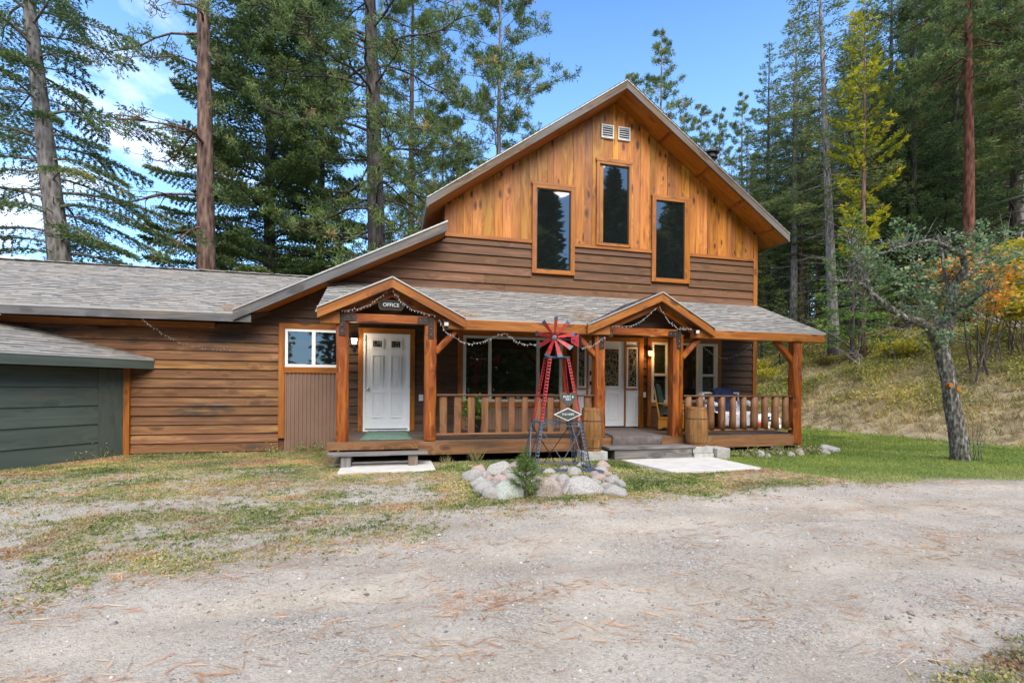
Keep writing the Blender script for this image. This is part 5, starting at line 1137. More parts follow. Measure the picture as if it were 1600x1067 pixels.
# ================================================================== TREES
def path_pt(path, t):
    n = len(path)-1; f = np.clip(t, 0, .9999)*n; i = f.astype(int); f = (f-i)[:, None]; path = np.asarray(path); return path[i]*(1-f)+path[i+1]*f, unit(path[i+1]-path[i])
def trunk_path(h, lean=(0, 0), wob=.12, n=9, rs=None):
    rs = rs or random.Random(1); p = []; ox = oy = 0
    for i in range(n+1):
        t = i/n; p.append(Vector((lean[0]*t*h+ox, lean[1]*t*h+oy, h*t))); ox += rs.uniform(-wob, wob)/n*h*.1; oy += rs.uniform(-wob, wob)/n*h*.1
    p[0].z = -.4; return p
def conifer(name, h, r0, z0, Rm, nb, seed, mat, barkm, lean=(0, 0), lsz=(.16, .045), per_m=46, droop=.35, up=.1, shape=.85, dead=(0, 0), tw=.16, twl=.34, gap=.0, top_open=0., lenv=(.6, 1.12), sides=None, dcurl=.2, mid=1.):
    """fir-like tree: whorled boughs carrying flat sprays of needles"""
    rs = random.Random(seed); g = np.random.default_rng(seed); tp = trunk_path(h, lean, rs=rs); tpn = np.array([tuple(p) for p in tp])
    root = empty(name); mb = MB(); mb.tube(tp, [r0*(1-.93*(i/9))+(.25*r0 if i == 0 else 0) for i in range(10)], 9)
    P_, D_, T_, S_ = [], [], [], []
    def trunk_at(z):
        t = z/h*9; i = min(int(t), 8); f = t-i; return tp[i].lerp(tp[i+1], f)
    az = rs.uniform(0, 6)
    for b in range(nb):
        f = (b+rs.random())/nb; z = z0+(h-z0)*f**1.05; az += 2.4+rs.uniform(-.5, .5)
        prof = (1-f)**shape*(.55+.45*min(1, f/.12*mid)) ; L = Rm*max(prof, .03)*rs.uniform(*lenv)
        if sides and not sides(az % (2*PI), z): L *= .35
        if rs.random() < gap: continue
        L = max(L, .25); p0 = trunk_at(z); d = Vector((math.cos(az), math.sin(az), 0)); u_ = up+rs.uniform(-.12, .12)+.5*f
        side = Vector((-d.y, d.x, 0)); cv = rs.uniform(-.25, .25); n = 6; path = []
        for i in range(n+1):
            t = i/n; path.append(p0+d*L*t+side*cv*L*t*t+Vector((0, 0, (u_*t-droop*t*t+dcurl*t**4)*L)))
        mb.tube(path, [max(.006, r0*.13*(L/Rm)**.7*(1-.85*i/n)+.004) for i in range(n+1)], 4, cap=False)
        pn = np.array([tuple(p) for p in path]); ntw = max(4, int(L/tw)); M_ = int(per_m*L*(1+L*.35))
        t = .14+.86*np.round(g.random(M_)**.75*ntw)/ntw; sg = np.where(g.random(M_) < .5, -1., 1.); q, dr = path_pt(pn, t)
        lat = unit(np.cross(dr, [0, 0, 1.])); wmax = twl*L*np.sin(np.clip(1.08-t, 0, 1)*PI*.62)**.8+.12; s = g.random(M_)*wmax
        pos = q+lat*(s*sg)[:, None]*.8+dr*s[:, None]*.55+np.array([0, 0, 1])*(-s*.22*droop*2+g.normal(size=M_)*.035)[:, None]
        dd = dr*.65+lat*sg[:, None]*.75+g.normal(size=(M_, 3))*.38
        P_.append(pos); D_.append(dd); T_.append(np.clip(rs.uniform(.1, .62)+g.normal(size=M_)*.13+.25*(t > .8), 0, 1)); S_.append(g.uniform(.7, 1.2, M_)*lsz[0])
    for i in range(dead[0]):   # bare stubs on the lower trunk
        z = rs.uniform(dead[1], z0+(h-z0)*.25); p0 = trunk_at(z); a = rs.uniform(0, 2*PI); L = rs.uniform(.5, 2.2); d = Vector((math.cos(a), math.sin(a), rs.uniform(-.25, .2)))
        mid_ = p0+d*L*.5+Vector((0, 0, rs.uniform(-.1, .15))); e = p0+d*L+Vector((rs.uniform(-.2, .2), rs.uniform(-.2, .2), rs.uniform(-.3, .1)))
        mb.tube([p0, mid_, e], [.022, .013, .004], 4, cap=False); mb.tube([mid_, mid_+(e-mid_)*.6+Vector((rs.uniform(-.3, .3), rs.uniform(-.3, .3), rs.uniform(-.3, .2)))], [.009, .003], 4, cap=False)
    mb.build('trunk', M[barkm], root, smooth=True)
    S = np.concatenate(S_); leaves('crown', np.concatenate(P_), np.concatenate(D_), S, lsz[1], np.concatenate(T_), M[mat], root); return root
def pine(name, h, r0, z0, Rm, nb, seed, barkm, lean=(0, 0), tuft=(26, .19, .016), subs=5, shape=.6, up=.15, sag=.25, mat='pine', fill=1., low=.5, sides=None, brown=.08, curl=.5, jit=.075):
    """long-needled pine: crooked open boughs ending in round tufts"""
    rs = random.Random(seed); g = np.random.default_rng(seed); tp = trunk_path(h, lean, rs=rs); root = empty(name); mb = MB(); mb.tube(tp, [r0*(1-.88*(i/9))+(.2*r0 if i == 0 else 0) for i in range(10)], 12)
    tips = []; az = rs.uniform(0, 6)
    def crook(p0, d, L, n, up_, sg):
        path = [p0]; d = d.normalized(); 
        for i in range(n): d = (d+Vector((rs.uniform(-.28, .28), rs.uniform(-.28, .28), rs.uniform(-.2, .2)+up_*(curl if i > n*.5 else -sg)))).normalized(); path.append(path[-1]+d*L/n)
        return path
    for b in range(nb):
        f = (b+rs.random())/nb; z = z0+(h-z0)*f; az += 2.4+rs.uniform(-.6, .6); prof = (1-f)**shape*(low+(1-low)*min(1, f/.3)); L = max(.5, Rm*prof*rs.uniform(.6, 1.15))
        if sides and not sides(az % (2*PI), z): L *= .35
        t = z/h*9; i = min(int(t), 8); p0 = tp[i].lerp(tp[i+1], t-i); d = Vector((math.cos(az), math.sin(az), up+.6*f))
        path = crook(p0, d, L, 7, 1 if False else .35, sag); r = max(.012, r0*.16*(L/Rm)); mb.tube(path, [r*(1-.8*i/7) for i in range(8)], 5, cap=False)
        tips.append(path[-1]); ns = max(1, int(subs*L/Rm+rs.random()))
        for s in range(ns*2):
            k = rs.randint(2, 6); dd = (path[k+1]-path[k]).normalized() if k < 7 else d; sd = Vector((-dd.y, dd.x, 0))*rs.choice((-1, 1)); q = crook(path[k], dd*.7+sd*rs.uniform(.5, 1)+Vector((0, 0, rs.uniform(-.1, .35))), L*rs.uniform(.14, .36), 4, .35, sag*.5)
            mb.tube(q, [r*.4, r*.32, r*.25, r*.17, r*.1], 4, cap=False); tips.append(q[-1])
            if rs.random() < .8*fill: tips.append(q[2]+Vector((rs.uniform(-.08, .08), rs.uniform(-.08, .08), .06)))
            if rs.random() < .5*fill:
                e = crook(q[2], (q[3]-q[2])+Vector((rs.uniform(-1, 1), rs.uniform(-1, 1), .2))*.3, L*.13, 2, .3, 0); mb.tube(e, [r*.2, r*.15, .004], 3, cap=False); tips.append(e[-1])
        if rs.random() < .7*fill: tips.append(path[5])
    mb.build('trunk', M[barkm], root, smooth=True)
    tips = np.array([tuple(p) for p in tips]); k = tuft[0]; n = len(tips); P = np.repeat(tips, k, 0)+g.normal(size=(n*k, 3))*jit; D = g.normal(size=(n*k, 3))+np.array([0, 0, .35])
    T_ = np.clip(np.repeat(np.where(g.random(n) < brown, .96, g.uniform(.1, .8, n)), k)+g.normal(size=n*k)*.03, 0, 1)
    leaves('crown', P, D, g.uniform(.6, 1.1, n*k)*tuft[1], tuft[2], T_, M[mat], root); return root
def put(root, x, y, label=None, cat='tree', group=None, rz=0., s=1., sz=None, z=None):
    root.location = (x, y, float(hgt(x, y)) if z is None else z); root.rotation_euler = (0, 0, rz); root.scale = (s, s, sz or s); return tag(root, label, cat, group)
def putc(root, *a, **k): c = copy_tree(root); return put(c, *a, **k)
# --- individual trees behind the left wing
x, y = far(122, 15.5)
put(conifer('fir_tree', 21, .40, 3.2, 3.9, 120, 101, 'fir', 'bark_grey', lean=(-.115, .02), lsz=(.12, .03), per_m=300, droop=.55, up=.12, shape=.35, tw=.24, twl=.24, lenv=(.45, 1.15), dead=(16, 3), dcurl=.1), x, y, 'fir with a pale grey leaning trunk and drooping boughs behind the left wing roof')
x, y = far(327, 16)
put(pine('pine_tree', 24, .35, 6.2, 4.4, 34, 102, 'bark_pine', lean=(-.016, 0), tuft=(34, .17, .03), subs=5, shape=.3, up=-.05, sag=.55, fill=.5, sides=lambda a, z: 2.0 < a < 4.9, mat='fir', low=.8), x, y, 'tall bare-trunked pine with sparse twisted branches to its left')
x, y = far(418, 20)
put(conifer('fir_tree', 25, .30, 1.6, 3.9, 290, 103, 'fir', 'bark_dark', lsz=(.14, .042), per_m=300, droop=.42, up=.15, shape=.45, tw=.2, twl=.30, lenv=(.6, 1.2)), x, y, 'dense dark green fir right of the bare pine trunk')
x, y = far(497, 24)
put(conifer('fir_tree', 27, .30, 1.5, 3.2, 150, 104, 'fir', 'bark_dark', lsz=(.16, .045), per_m=190, droop=.5, up=.1, shape=.5, tw=.28, twl=.26, gap=.1), x, y, 'thin-crowned fir between the dense fir and the thick ponderosa trunk')
x, y = far(594, 17.5)
put(pine('pine_tree', 25, .42, 2.8, 4.8, 112, 105, 'bark_dark', lean=(-.03, .0), tuft=(40, .21, .030), subs=6, brown=.03, shape=.4, up=.05, sag=.4, fill=.8, low=.75), x, y, 'thick dark-trunked ponderosa with tangled boughs left of the cabin gable')
x, y = far(640, 27)
put(pine('pine_tree', 26, .30, 4, 4.8, 100, 106, 'bark_dark', tuft=(40, .26, .038), subs=6, brown=.03, shape=.5, fill=.9), x, y, 'more distant ponderosa filling the gap left of the gable')
x, y = far(776, 27)
put(pine('pine_tree', 25.5, .26, 6.5, 5.3, 100, 107, 'bark_grey', tuft=(42, .26, .04), subs=6, shape=.45, up=.15, sag=.3, fill=.75, low=.8, brown=.05), x, y, 'open round-crowned ponderosa rising behind the left slope of the gable roof')
x, y = far(722, 33)
put(conifer('fir_tree', 18.5, .22, 2, 2.9, 150, 108, 'fir', 'bark_dark', lsz=(.24, .075), per_m=80, shape=.8), x, y, 'narrow dark fir behind the left slope of the gable roof')
x, y = far(690, 30); putc(bpy.data.objects['pine_tree.003'] if 'pine_tree.003' in bpy.data.objects else root, x, y, 'lower ponderosa crown between the thick trunk and the narrow dark fir', s=.72, rz=2.)
x, y = far(1030, 38)
pt = put(pine('pine_tree', 26.5, .25, 8, 4.0, 76, 109, 'bark_grey', tuft=(24, .28, .05), subs=5, shape=.55, fill=.9), x, y, 'pale green pine top rising just right of the gable peak')
for u, D, s, lab in ((985, 42, .98, 'small pine top peeping out at the gable peak'), (1092, 40, .80, 'light green pine top above the right slope of the gable roof'), (1121, 42, .78, 'pine top left of the stovepipe tip'), (1066, 46, .86, 'yellowish pine top behind the right slope of the gable'), (1157, 44, .83, 'slender pine top right of the stovepipe')):
    x, y = far(u, D); putc(pt, x, y, lab, s=s, rz=u)
# --- the forest: a few kinds, then copies
fa = conifer('fir_tree', 22, .24, 3.0, 2.9, 120, 201, 'fir', 'bark_dark', lsz=(.21, .05), per_m=80, dead=(26, 1.0), shape=.75)
fb = conifer('fir_tree', 24, .26, 6.5, 3.0, 100, 202, 'fir_olive', 'bark_grey', lsz=(.21, .05), per_m=70, dead=(34, 1.4), shape=.6, droop=.45)
fc = conifer('fir_tree', 19, .20, .8, 2.7, 120, 203, 'fir', 'bark_dark', lsz=(.20, .05), per_m=76, shape=.9)
fd = conifer('fir_tree', 26, .28, 9.0, 3.2, 80, 204, 'fir', 'bark_pine', lsz=(.23, .055), per_m=68, dead=(40, 1.6), shape=.55, droop=.4)
fe = conifer('small_fir', 7, .09, .3, 1.7, 70, 205, 'fir_olive', 'bark_dark', lsz=(.17, .05), per_m=46, shape=.85)
# named front trees
x, y = far(1304, 25); put(conifer('fir_tree', 23.0, .27, 7.0, 3.0, 105, 206, 'fir_olive', 'bark_grey', lean=(-.055, 0), lsz=(.18, .045), per_m=66, shape=.62, dead=(60, 2.4), droop=.42, gap=.06), x, y, 'tall fir with a long pale bare trunk left of the yellow larch')
x, y = far(1198, 34); putc(fa, x, y, 'pointed dark fir right of the cabin roof, its tip against the blue sky', s=.98)
x, y = far(1347, 22.5); put(conifer('larch_tree', 16.5, .16, 4.6, 1.9, 56, 207, 'larch', 'bark_pine', lsz=(.20, .06), per_m=110, droop=.1, up=.35, shape=.45, tw=.3, twl=.22, lenv=(.45, 1.15), gap=.1), x, y, 'bright yellow autumn larch among the dark firs')
x, y = far(1332, 22); put(conifer('small_fir', 7.0, .12, 1.0, 1.9, 64, 208, 'sapling', 'bark_dark', lsz=(.19, .05), per_m=42, shape=.7), x, y, 'fresh green young fir below the yellow larch')
x, y = far(1512, 22.5); put(pine('pine_tree', 25, .27, 11.5, 4.6, 84, 209, 'bark_red', lean=(-.022, 0), tuft=(36, .24, .04), subs=5, brown=.02, shape=.4, up=0, sag=.5, fill=1, low=.9), x, y, 'ponderosa with a straight red-brown bare trunk in the forest edge')
x, y = far(1425, 28); putc(fc, x, y, 'broad dense dark fir right of the yellow larch', s=1.22)
x, y = far(1388, 33); putc(fa, x, y, 'dark fir directly behind the yellow larch', s=1.2, rz=1)
x, y = far(1470, 31); putc(fc, x, y, 'dense fir left of the red-barked ponderosa', s=1.35, rz=2.2)
x, y = far(1585, 25); putc(fa, x, y, 'dark fir at the right edge behind the bare branches', s=1.1, rz=4)
x, y = far(1640, 22); putc(fb, x, y, 'olive fir leaning in from beyond the right edge', s=1., rz=1.3)
x, y = far(1240, 30); putc(fb, x, y, 'olive fir between the pointed fir and the pale bare trunk', s=.9, rz=2)
x, y = far(1165, 37); putc(fc, x, y, 'low dark fir just above the right eave of the cabin', s=.86, rz=2)
x, y = far(1140, 40); putc(fc, x, y, 'low dark fir behind the stovepipe', s=.80, rz=.6)
# undergrowth trees in the forest mass
kinds = [fa, fb, fc, fd, fd, fb]; desc = {id(fa): 'dark fir', id(fb): 'olive fir', id(fc): 'bushy fir', id(fd): 'bare-stemmed fir'}
pts = []; rf = random.Random(42); tries = 0
first = {}
while len(pts) < 92 and tries < 6000:
    tries += 1; D = rf.uniform(24, 62); u = rf.uniform(1165, 1700)
    if D < 33 and u < 1560 and rf.random() < .55: continue
    if D < 28: continue
    x, y = far(u, D)
    if (D < 30 and abs(u-1342) < 62) or (D < 30 and abs(u-1512) < 30): continue
    if x-float(toe(y)) < 5 or any((x-a)**2+(y-b)**2 < 2.3**2 for a, b in pts): continue
    pts.append((x, y)); k = rf.choice(kinds)
    lab = {id(fa): 'dark green fir crowding the shaded slope behind the lawn', id(fb): 'olive-green fir crowding the shaded slope behind the lawn', id(fc): 'bushy low-branched fir crowding the shaded slope behind the lawn', id(fd): 'tall bare-stemmed fir crowding the shaded slope behind the lawn'}[id(k)]
    top = np.interp(u, [1165, 1230, 1300, 1360, 1420, 1700], [.62, .72, .8, 1., 1.12, 1.2]); s = top*rf.uniform(.82, 1.08)*(1. if D < 45 else .95)
    putc(k, x, y, lab, group='firs crowding the forest slope', rz=rf.uniform(0, 6), s=s)
# bare trunks at the forest edge
for u, D, lab in ((1324, 28, 'grey trunk just right of the pale bare trunk'), (1359, 29, 'dark trunk above the dark gap in the bank')):
    x, y = far(u, D); putc(fa, x, y, lab, rz=u, s=.85)
for i, (u, D, s) in enumerate(((1218, 26, .6), (1262, 28, .8), (1372, 26, .55), (1405, 27, .7), (1550, 27, .8), (1450, 25, .5))):
    x, y = far(u, D); putc(fe, x, y, ('little fir in the understory left of the pale trunk', 'taller young fir left of the pale trunk', 'little fir right of the grey trunks', 'young fir behind the fruit tree crown', 'young fir under the right forest edge', 'little fir on the bank behind the fruit tree')[i], s=s, rz=i)
for o in (fa, fb, fc, fd, fe): pass
x, y = far(1260, 47); put(fa, x, y, 'dark green fir crowding the shaded slope behind the lawn', group='firs crowding the forest slope'); x, y = far(1210, 52); put(fb, x, y, 'olive-green fir crowding the shaded slope behind the lawn', group='firs crowding the forest slope')
x, y = far(1420, 50); put(fc, x, y, 'bushy low-branched fir crowding the shaded slope behind the lawn', group='firs crowding the forest slope', s=1.2); x, y = far(1545, 33); put(fd, x, y, 'tall bare-stemmed fir crowding the shaded slope behind the lawn', group='firs crowding the forest slope')
x, y = far(1190, 30); put(fe, x, y, 'small olive fir behind the right corner of the porch')
# far woods seen low between trunks and, mirrored, in the windows
def woods(name, arr, label, hh=(14, 22), n_per=1500, sz=(.5, .2)):
    P_, T_ = [], []
    for (x, y) in arr:
        h = rng.uniform(*hh); z = rng.random(n_per)**.9; r = (1-z)**.7*2.9*rng.uniform(.4, 1.05, n_per); a = rng.uniform(0, 2*PI, n_per)
        P_.append(np.stack([x+r*np.cos(a), y+r*np.sin(a), float(hgt(x, y))+.8+z*h], -1)); T_.append(np.clip(rng.uniform(.1, .7)+rng.normal(size=n_per)*.12, 0, 1))
    P = np.concatenate(P_); D = rng.normal(size=P.shape)*np.array([1, 1, .35]); return stuff(leaves(name, P, D, sz[0], sz[1], np.concatenate(T_), M['fir']), label, 'forest')
woods('far_woods', [far(u, D) for u, D in zip(np.linspace(1140, 1760, 46), [66, 74, 70, 80]*12)], 'dark mass of distant firs closing the forest slope', n_per=1100, sz=(.8, .3))
woods('opposite_woods', [(x, -18-4*math.sin(x)) for x in np.linspace(-42, 50, 34) if not -10 < x < -2]+[(x, -28-3*math.cos(x)) for x in np.linspace(-50, 60, 30) if not -11 < x < -5], 'conifer wood across the drive, seen mirrored in the windows', n_per=2600, hh=(11, 21), sz=(.9, .4))
# --- shrubs on the bank
def shrub(name, r, h, n, mat, seed, stems=14, lsz=(.06, .035), barkm='deadwood'):
    g = np.random.default_rng(seed); rs = random.Random(seed); root = empty(name); mb = MB(); tips = []
    for i in range(stems):
        a = rs.uniform(0, 2*PI); d = Vector((math.cos(a)*r*rs.uniform(.3, 1), math.sin(a)*r*rs.uniform(.3, 1), h*rs.uniform(.6, 1))); m1 = d*.5+Vector((0, 0, h*.12)); mb.tube([(0, 0, -.05), m1, d], [.012, .008, .003], 4, cap=False); tips += [m1.lerp(d, k/5) for k in range(6)]
    mb.build('stem', M[barkm], root); tips = np.array([tuple(t) for t in tips]); P = tips[g.integers(0, len(tips), n)]+g.normal(size=(n, 3))*np.array([r*.16, r*.16, h*.12]); P[:, 2] = np.maximum(P[:, 2], .02)
    leaves('foliage', P, g.normal(size=(n, 3)), g.uniform(.7, 1.2, n)*lsz[0], lsz[1], g.random(n), M[mat], root); return root
sh = [shrub('shrub', .8, .75, 1300, 'yellow', 301, lsz=(.10, .06)), shrub('shrub', .7, .6, 1100, 'shrub', 302, lsz=(.10, .06)), shrub('shrub', .9, .95, 1500, 'shrub', 303, lsz=(.11, .06))]
spots = [(1432, 19.5, 0, 1.15, 'yellow-leaved shrub on the bank left of the fruit tree trunk'), (1395, 20.5, 0, .95, 'smaller yellow shrub at the top left of the bank'), (1462, 21, 1, 1.0, 'olive shrub half hidden by the fruit tree trunk'), (1545, 19, 0, .9, 'yellow shrub on the slope right of the fruit tree'), (1590, 17.5, 1, 1.1, 'dry olive shrub at the right edge of the slope'), (1520, 22.5, 2, 1.2, 'dry shrub high on the slope behind the fruit tree'), (1345, 23, 2, .9, 'dry shrub below the grey trunks'), (1288, 23.5, 1, .9, 'dry shrub at the foot of the pale straight trunk'), (1225, 22, 1, .9, 'dry shrub right of the porch corner post'), (1200, 24, 0, .9, 'yellow-green shrub just behind the porch corner'), (1250, 25.5, 2, 1.1, 'dry shrub behind the porch corner post'), (1575, 23, 2, 1.3, 'tall dry shrub near the right edge forest'), (1375, 25, 0, .8, 'yellow shrub in the dark gap under the firs'), (1310, 26.5, 1, 1.1, 'dry shrub among the grey trunks'), (1490, 25.5, 0, 1., 'yellow undergrowth shrub below the red-barked pine'), (1420, 26, 2, 1.1, 'dry shrub under the dense dark fir')]
usedp = set()
for u, D, k, s, lab in spots:
    x, y = far(u, D); c = copy_tree(sh[k]); put(c, x, y, lab, 'shrub', 'shrubs on the bank', rz=u, s=s)
for k, (u, D, lab) in enumerate(((1185, 26, 'yellow-green shrub behind the right wall corner of the cabin'), (1560, 20.8, 'olive shrub on the open slope at the right'), (1600, 21.5, 'big dry shrub at the right edge under the trees'))):
    x, y = far(u, D); put(sh[k], x, y, lab, 'shrub', 'shrubs on the bank', s=1.)
P0 = scatter(14.2, 36, 5, 34, 52000, lambda x, y: sstep(.3, 2.2, x-toe(y))*sstep(.38, .6, fbm(x*.6+1, y*.6, 131)))
k = 6; P = np.repeat(P0, k, 0)+rng.normal(size=(len(P0)*k, 3))*np.array([.12, .12, .0])+np.array([0, 0, 1])*(rng.random(len(P0)*k)*.3)[:, None]
stuff(leaves('undergrowth', P, rng.normal(size=P.shape), rng.uniform(.06, .12, len(P)), .05, np.clip(np.repeat(fbm(P0[:, 0]*.5, P0[:, 1]*.5, 133)*1.3-.2, k)+rng.normal(size=len(P))*.15, 0, 1), M['shrub']), 'olive and yellow undergrowth spread over the bank and forest floor', 'undergrowth')
# maple-like autumn bush at the right edge
def autumn(name, u, D, pix, mat, seed, label, n=1500):
    g = np.random.default_rng(seed); rs = random.Random(seed); x0, y0 = far(u, D); z0 = float(hgt(x0, y0)); root = empty(name, (x0, y0, z0)); mb = MB(); P_ = []
    for (pu, pv, dd) in pix:
        r_ = (pu-800)/CAM_F; k = D+dd; xx, yy = far(pu, k); zz = EYE+(605-(pv-.0159*(pu-800)))/CAM_F*k; e = Vector((xx-x0, yy-y0, zz-z0)); m1 = e*.5+Vector((rs.uniform(-.2, .2), rs.uniform(-.2, .2), .3))
        b0 = Vector((rs.uniform(-.9, .9), rs.uniform(-.5, .5), -.3)); mb.tube([b0, b0.lerp(m1, .5)+Vector((rs.uniform(-.15, .15), 0, .1)), m1, e], [.028, .02, .012, .004], 5, cap=False); P_.append(np.array(e)[None]+g.normal(size=(n//len(pix), 3))*np.array([.32, .32, .09])); P_.append(np.array(m1.lerp(e, .6))[None]+g.normal(size=(n//len(pix)//3, 3))*np.array([.25, .25, .1]))
    mb.build('stem', M['bark_dark'], root); P = np.concatenate(P_); D_ = g.normal(size=P.shape)*np.array([1, 1, .4]); leaves('foliage', P, D_, .15, .11, g.random(len(P)), M[mat], root); return tag(root, label, 'bush')
autumn('autumn_bush', 1570, 16.5, [(1580, 390, 0), (1596, 410, .4), (1560, 400, -.4), (1585, 440, 0), (1600, 455, .5), (1575, 468, -.5), (1592, 490, 0), (1548, 425, .5), (1610, 430, 0), (1612, 480, 0)], 'yellow', 401, 'yellow-leaved bush at the right edge of the slope', 1900)
autumn('autumn_bush', 1530, 15.5, [(1487, 425, 0), (1478, 432, .3), (1490, 452, 0), (1545, 430, 0), (1556, 440, .4), (1535, 452, -.3), (1550, 470, 0), (1528, 478, .3), (1562, 425, 0), (1508, 410, 0)], 'orange', 402, 'orange-leaved bush showing through the fruit tree crown', 1300)
# --- the old fruit tree
AX, AY = 10.53, 6.88; AD = AX*SA+AY*CA
def apx(u, v, dd=0.):
    k = AD+dd; xx, yy = far(u, k); return Vector((xx-AX, yy-AY, EYE+(605-(v-.0159*(u-800)))/CAM_F*k))
fruit = empty('fruit_tree', (AX, AY, 0), 0, 'old lichened fruit tree with a forked trunk and thin grey-green leaves on the lawn', 'tree'); mb = MB()
mb.tube([apx(1501, 733), apx(1501, 715), apx(1496, 680), apx(1488, 640), apx(1482, 600), apx(1474, 565), apx(1468, 535)], [.18, .15, .135, .13, .115, .12, .11], 14)
limbs = [([(1466, 548, 0), (1452, 518, -.1), (1435, 507, -.2), (1415, 503, -.3), (1395, 490, -.4), (1378, 478, -.5), (1360, 462, -.6), (1345, 448, -.6), (1328, 443, -.7), (1300, 443, -.8)], .085, .016), ([(1360, 462, -.6), (1350, 435, -.4), (1340, 420, -.3), (1325, 418, -.2)], .045, .015), ([(1340, 420, -.3), (1332, 400, -.3), (1325, 380, -.3), (1320, 362, -.3)], .02, .005), ([(1470, 548, 0), (1482, 500, .2), (1487, 470, .3), (1490, 450, .3)], .12, .075),
  ([(1490, 450, .3), (1508, 425, .2), (1503, 405, .1), (1490, 398, 0), (1470, 388, -.1), (1450, 381, -.2), (1430, 384, -.3), (1400, 392, -.4), (1375, 402, -.5)], .075, .012), ([(1487, 470, .3), (1476, 440, .5), (1470, 400, .6), (1464, 372, .7)], .05, .014), ([(1490, 450, .3), (1520, 430, .5), (1540, 405, .6), (1553, 385, .7)], .045, .008), ([(1470, 530, 0), (1455, 480, .4), (1440, 440, .6), (1425, 410, .6)], .045, .008), ([(1482, 500, .2), (1515, 480, -.4), (1535, 462, -.6), (1552, 455, -.7)], .04, .008), ([(1435, 507, -.2), (1410, 520, -.3), (1385, 515, -.4), (1380, 530, -.45)], .02, .004)]
bpts = []
for pix, ra, rb in limbs:
    p = [apx(*q) for q in pix]; n = len(p); mb.tube(p, [ra+(rb-ra)*i/(n-1) for i in range(n)], 9)
    for i in range(n-1): bpts += [p[i].lerp(p[i+1], f/4) for f in range(4)]
twg = random.Random(8); tw_tips = []
for i in range(460):
    p = twg.choice(bpts[6:]); d_ = Vector((twg.uniform(-1, 1), twg.uniform(-1, 1), twg.uniform(-.5, 1.1))).normalized(); L = twg.uniform(.18, .6); m1 = p+d_*L*.5+Vector((0, 0, twg.uniform(-.05, .05))); e = p+d_*L+Vector((0, 0, twg.uniform(-.1, .1))); mb.tube([p, m1, e], [.008, .005, .002], 4, cap=False); tw_tips += [m1, e, m1.lerp(e, .5)]
mb.build('trunk', M['bark_apple'], fruit, smooth=True)
for u, v in ((1477, 607), (1489, 613)):
    mb = MB(); p = apx(u, v); fwd = Vector((-SA, -CA, 0)); mb.tube([p+fwd*.05, p+fwd*.125], [.05, .042], 12); o = mb.build('cut_stub', M['plank'], fruit)
g = np.random.default_rng(77); tips = np.array([tuple(t) for t in tw_tips]); cc = []
for (u, v, r) in ((1362, 398, .2), (1400, 430, .3), (1425, 430, .3), (1440, 395, .26), (1415, 372, .2), (1450, 460, .3), (1475, 480, .34), (1500, 470, .32), (1520, 465, .3), (1540, 440, .26), (1505, 500, .24), (1548, 400, .2), (1520, 370, .18), (1535, 380, .2), (1570, 415, .18), (1440, 480, .24), (1460, 530, .16), (1462, 420, .24), (1410, 455, .2)):
    for q in range(3): cc.append(tuple(apx(u+g.normal()*6, v+g.normal()*6, g.normal()*.45)))
cc = np.array(cc); src = np.concatenate([tips[g.integers(0, len(tips), 900)]+g.normal(size=(900, 3))*.05, cc[g.integers(0, len(cc), 5200)]+g.normal(size=(5200, 3))*np.array([.17, .17, .13])])
# loose clumps
cl_ = g.integers(0, len(src), 560); src2 = np.repeat(src[cl_], 7, 0)+g.normal(size=(3920, 3))*.04
leaves('crown', src2, g.normal(size=src2.shape)*np.array([1, 1, .5]), g.uniform(.05, .085, len(src2)), .046, np.repeat(g.random(560), 7)*.7+g.random(3920)*.3, M['apple'], fruit)
t = empty('sucker_shoots', (AX+.28, AY-.05, 0), 0, 'thin bare shoots springing up beside the fruit tree trunk', 'shoots'); mb = MB()
for i in range(9): a = twg.uniform(-.5, .5); mb.tube([(a*.2, twg.uniform(-.1, .1), 0), (a*.6, .0, twg.uniform(.3, .5)), (a, 0, twg.uniform(.5, .95))], [.006, .004, .002], 4, cap=False)
mb.build('stem', M['bark_apple'], t); g_ = rng.normal(size=(60, 3))*np.array([.15, .1, .2])+np.array([0, 0, .4]); leaves('foliage', g_, rng.normal(size=(60, 3)), .04, .02, rng.random(60), M['weed'], t)
# bare grey brush behind the fruit tree and at the right edge
def brush(name, u, D, n, Lm, seed, label, lean=(0, 0), z=None):
    rs = random.Random(seed); x, y = far(u, D); root = empty(name, (x, y, float(hgt(x, y)) if z is None else z), 0, label, 'bare branches'); mb = MB()
    for i in range(n):
        a = rs.uniform(0, 2*PI); d = Vector((math.cos(a)*.5+lean[0], math.sin(a)*.5+lean[1], rs.uniform(.3, 1))).normalized(); L = Lm*rs.uniform(.5, 1); b = Vector((rs.uniform(-.6, .6), rs.uniform(-.6, .6), 0)); path = [b]
        for k in range(5): d = (d+Vector((rs.uniform(-.2, .2), rs.uniform(-.2, .2), rs.uniform(-.18, .06)))).normalized(); path.append(path[-1]+d*L/5)
        mb.tube(path, [.03, .025, .02, .014, .008, .003], 4, cap=False)
        for k in (1, 2, 3, 4):
            for w in range(2): e = path[k]+Vector((rs.uniform(-.5, .5), rs.uniform(-.5, .5), rs.uniform(-.15, .4)))*L*.3; mb.tube([path[k], path[k].lerp(e, .5)+Vector((0, 0, .04)), e], [.010, .006, .002], 3, cap=False)
    mb.build('stem', M['deadwood'], root, smooth=True); return root
brush('bare_brush', 1400, 19.5, 12, 3.6, 501, 'tangle of bare grey branches behind the fruit tree crown', z=.9)
brush('bare_brush', 1610, 19, 22, 5.5, 502, 'sheaf of bare pale branches leaning out of the forest at the right edge', lean=(-.7, -.1), z=3.6)
brush('fallen_branch', 1560, 18.5, 2, 4.0, 503, 'long dead branch lying across the slope at the right', lean=(-1.6, .2), z=3.1)
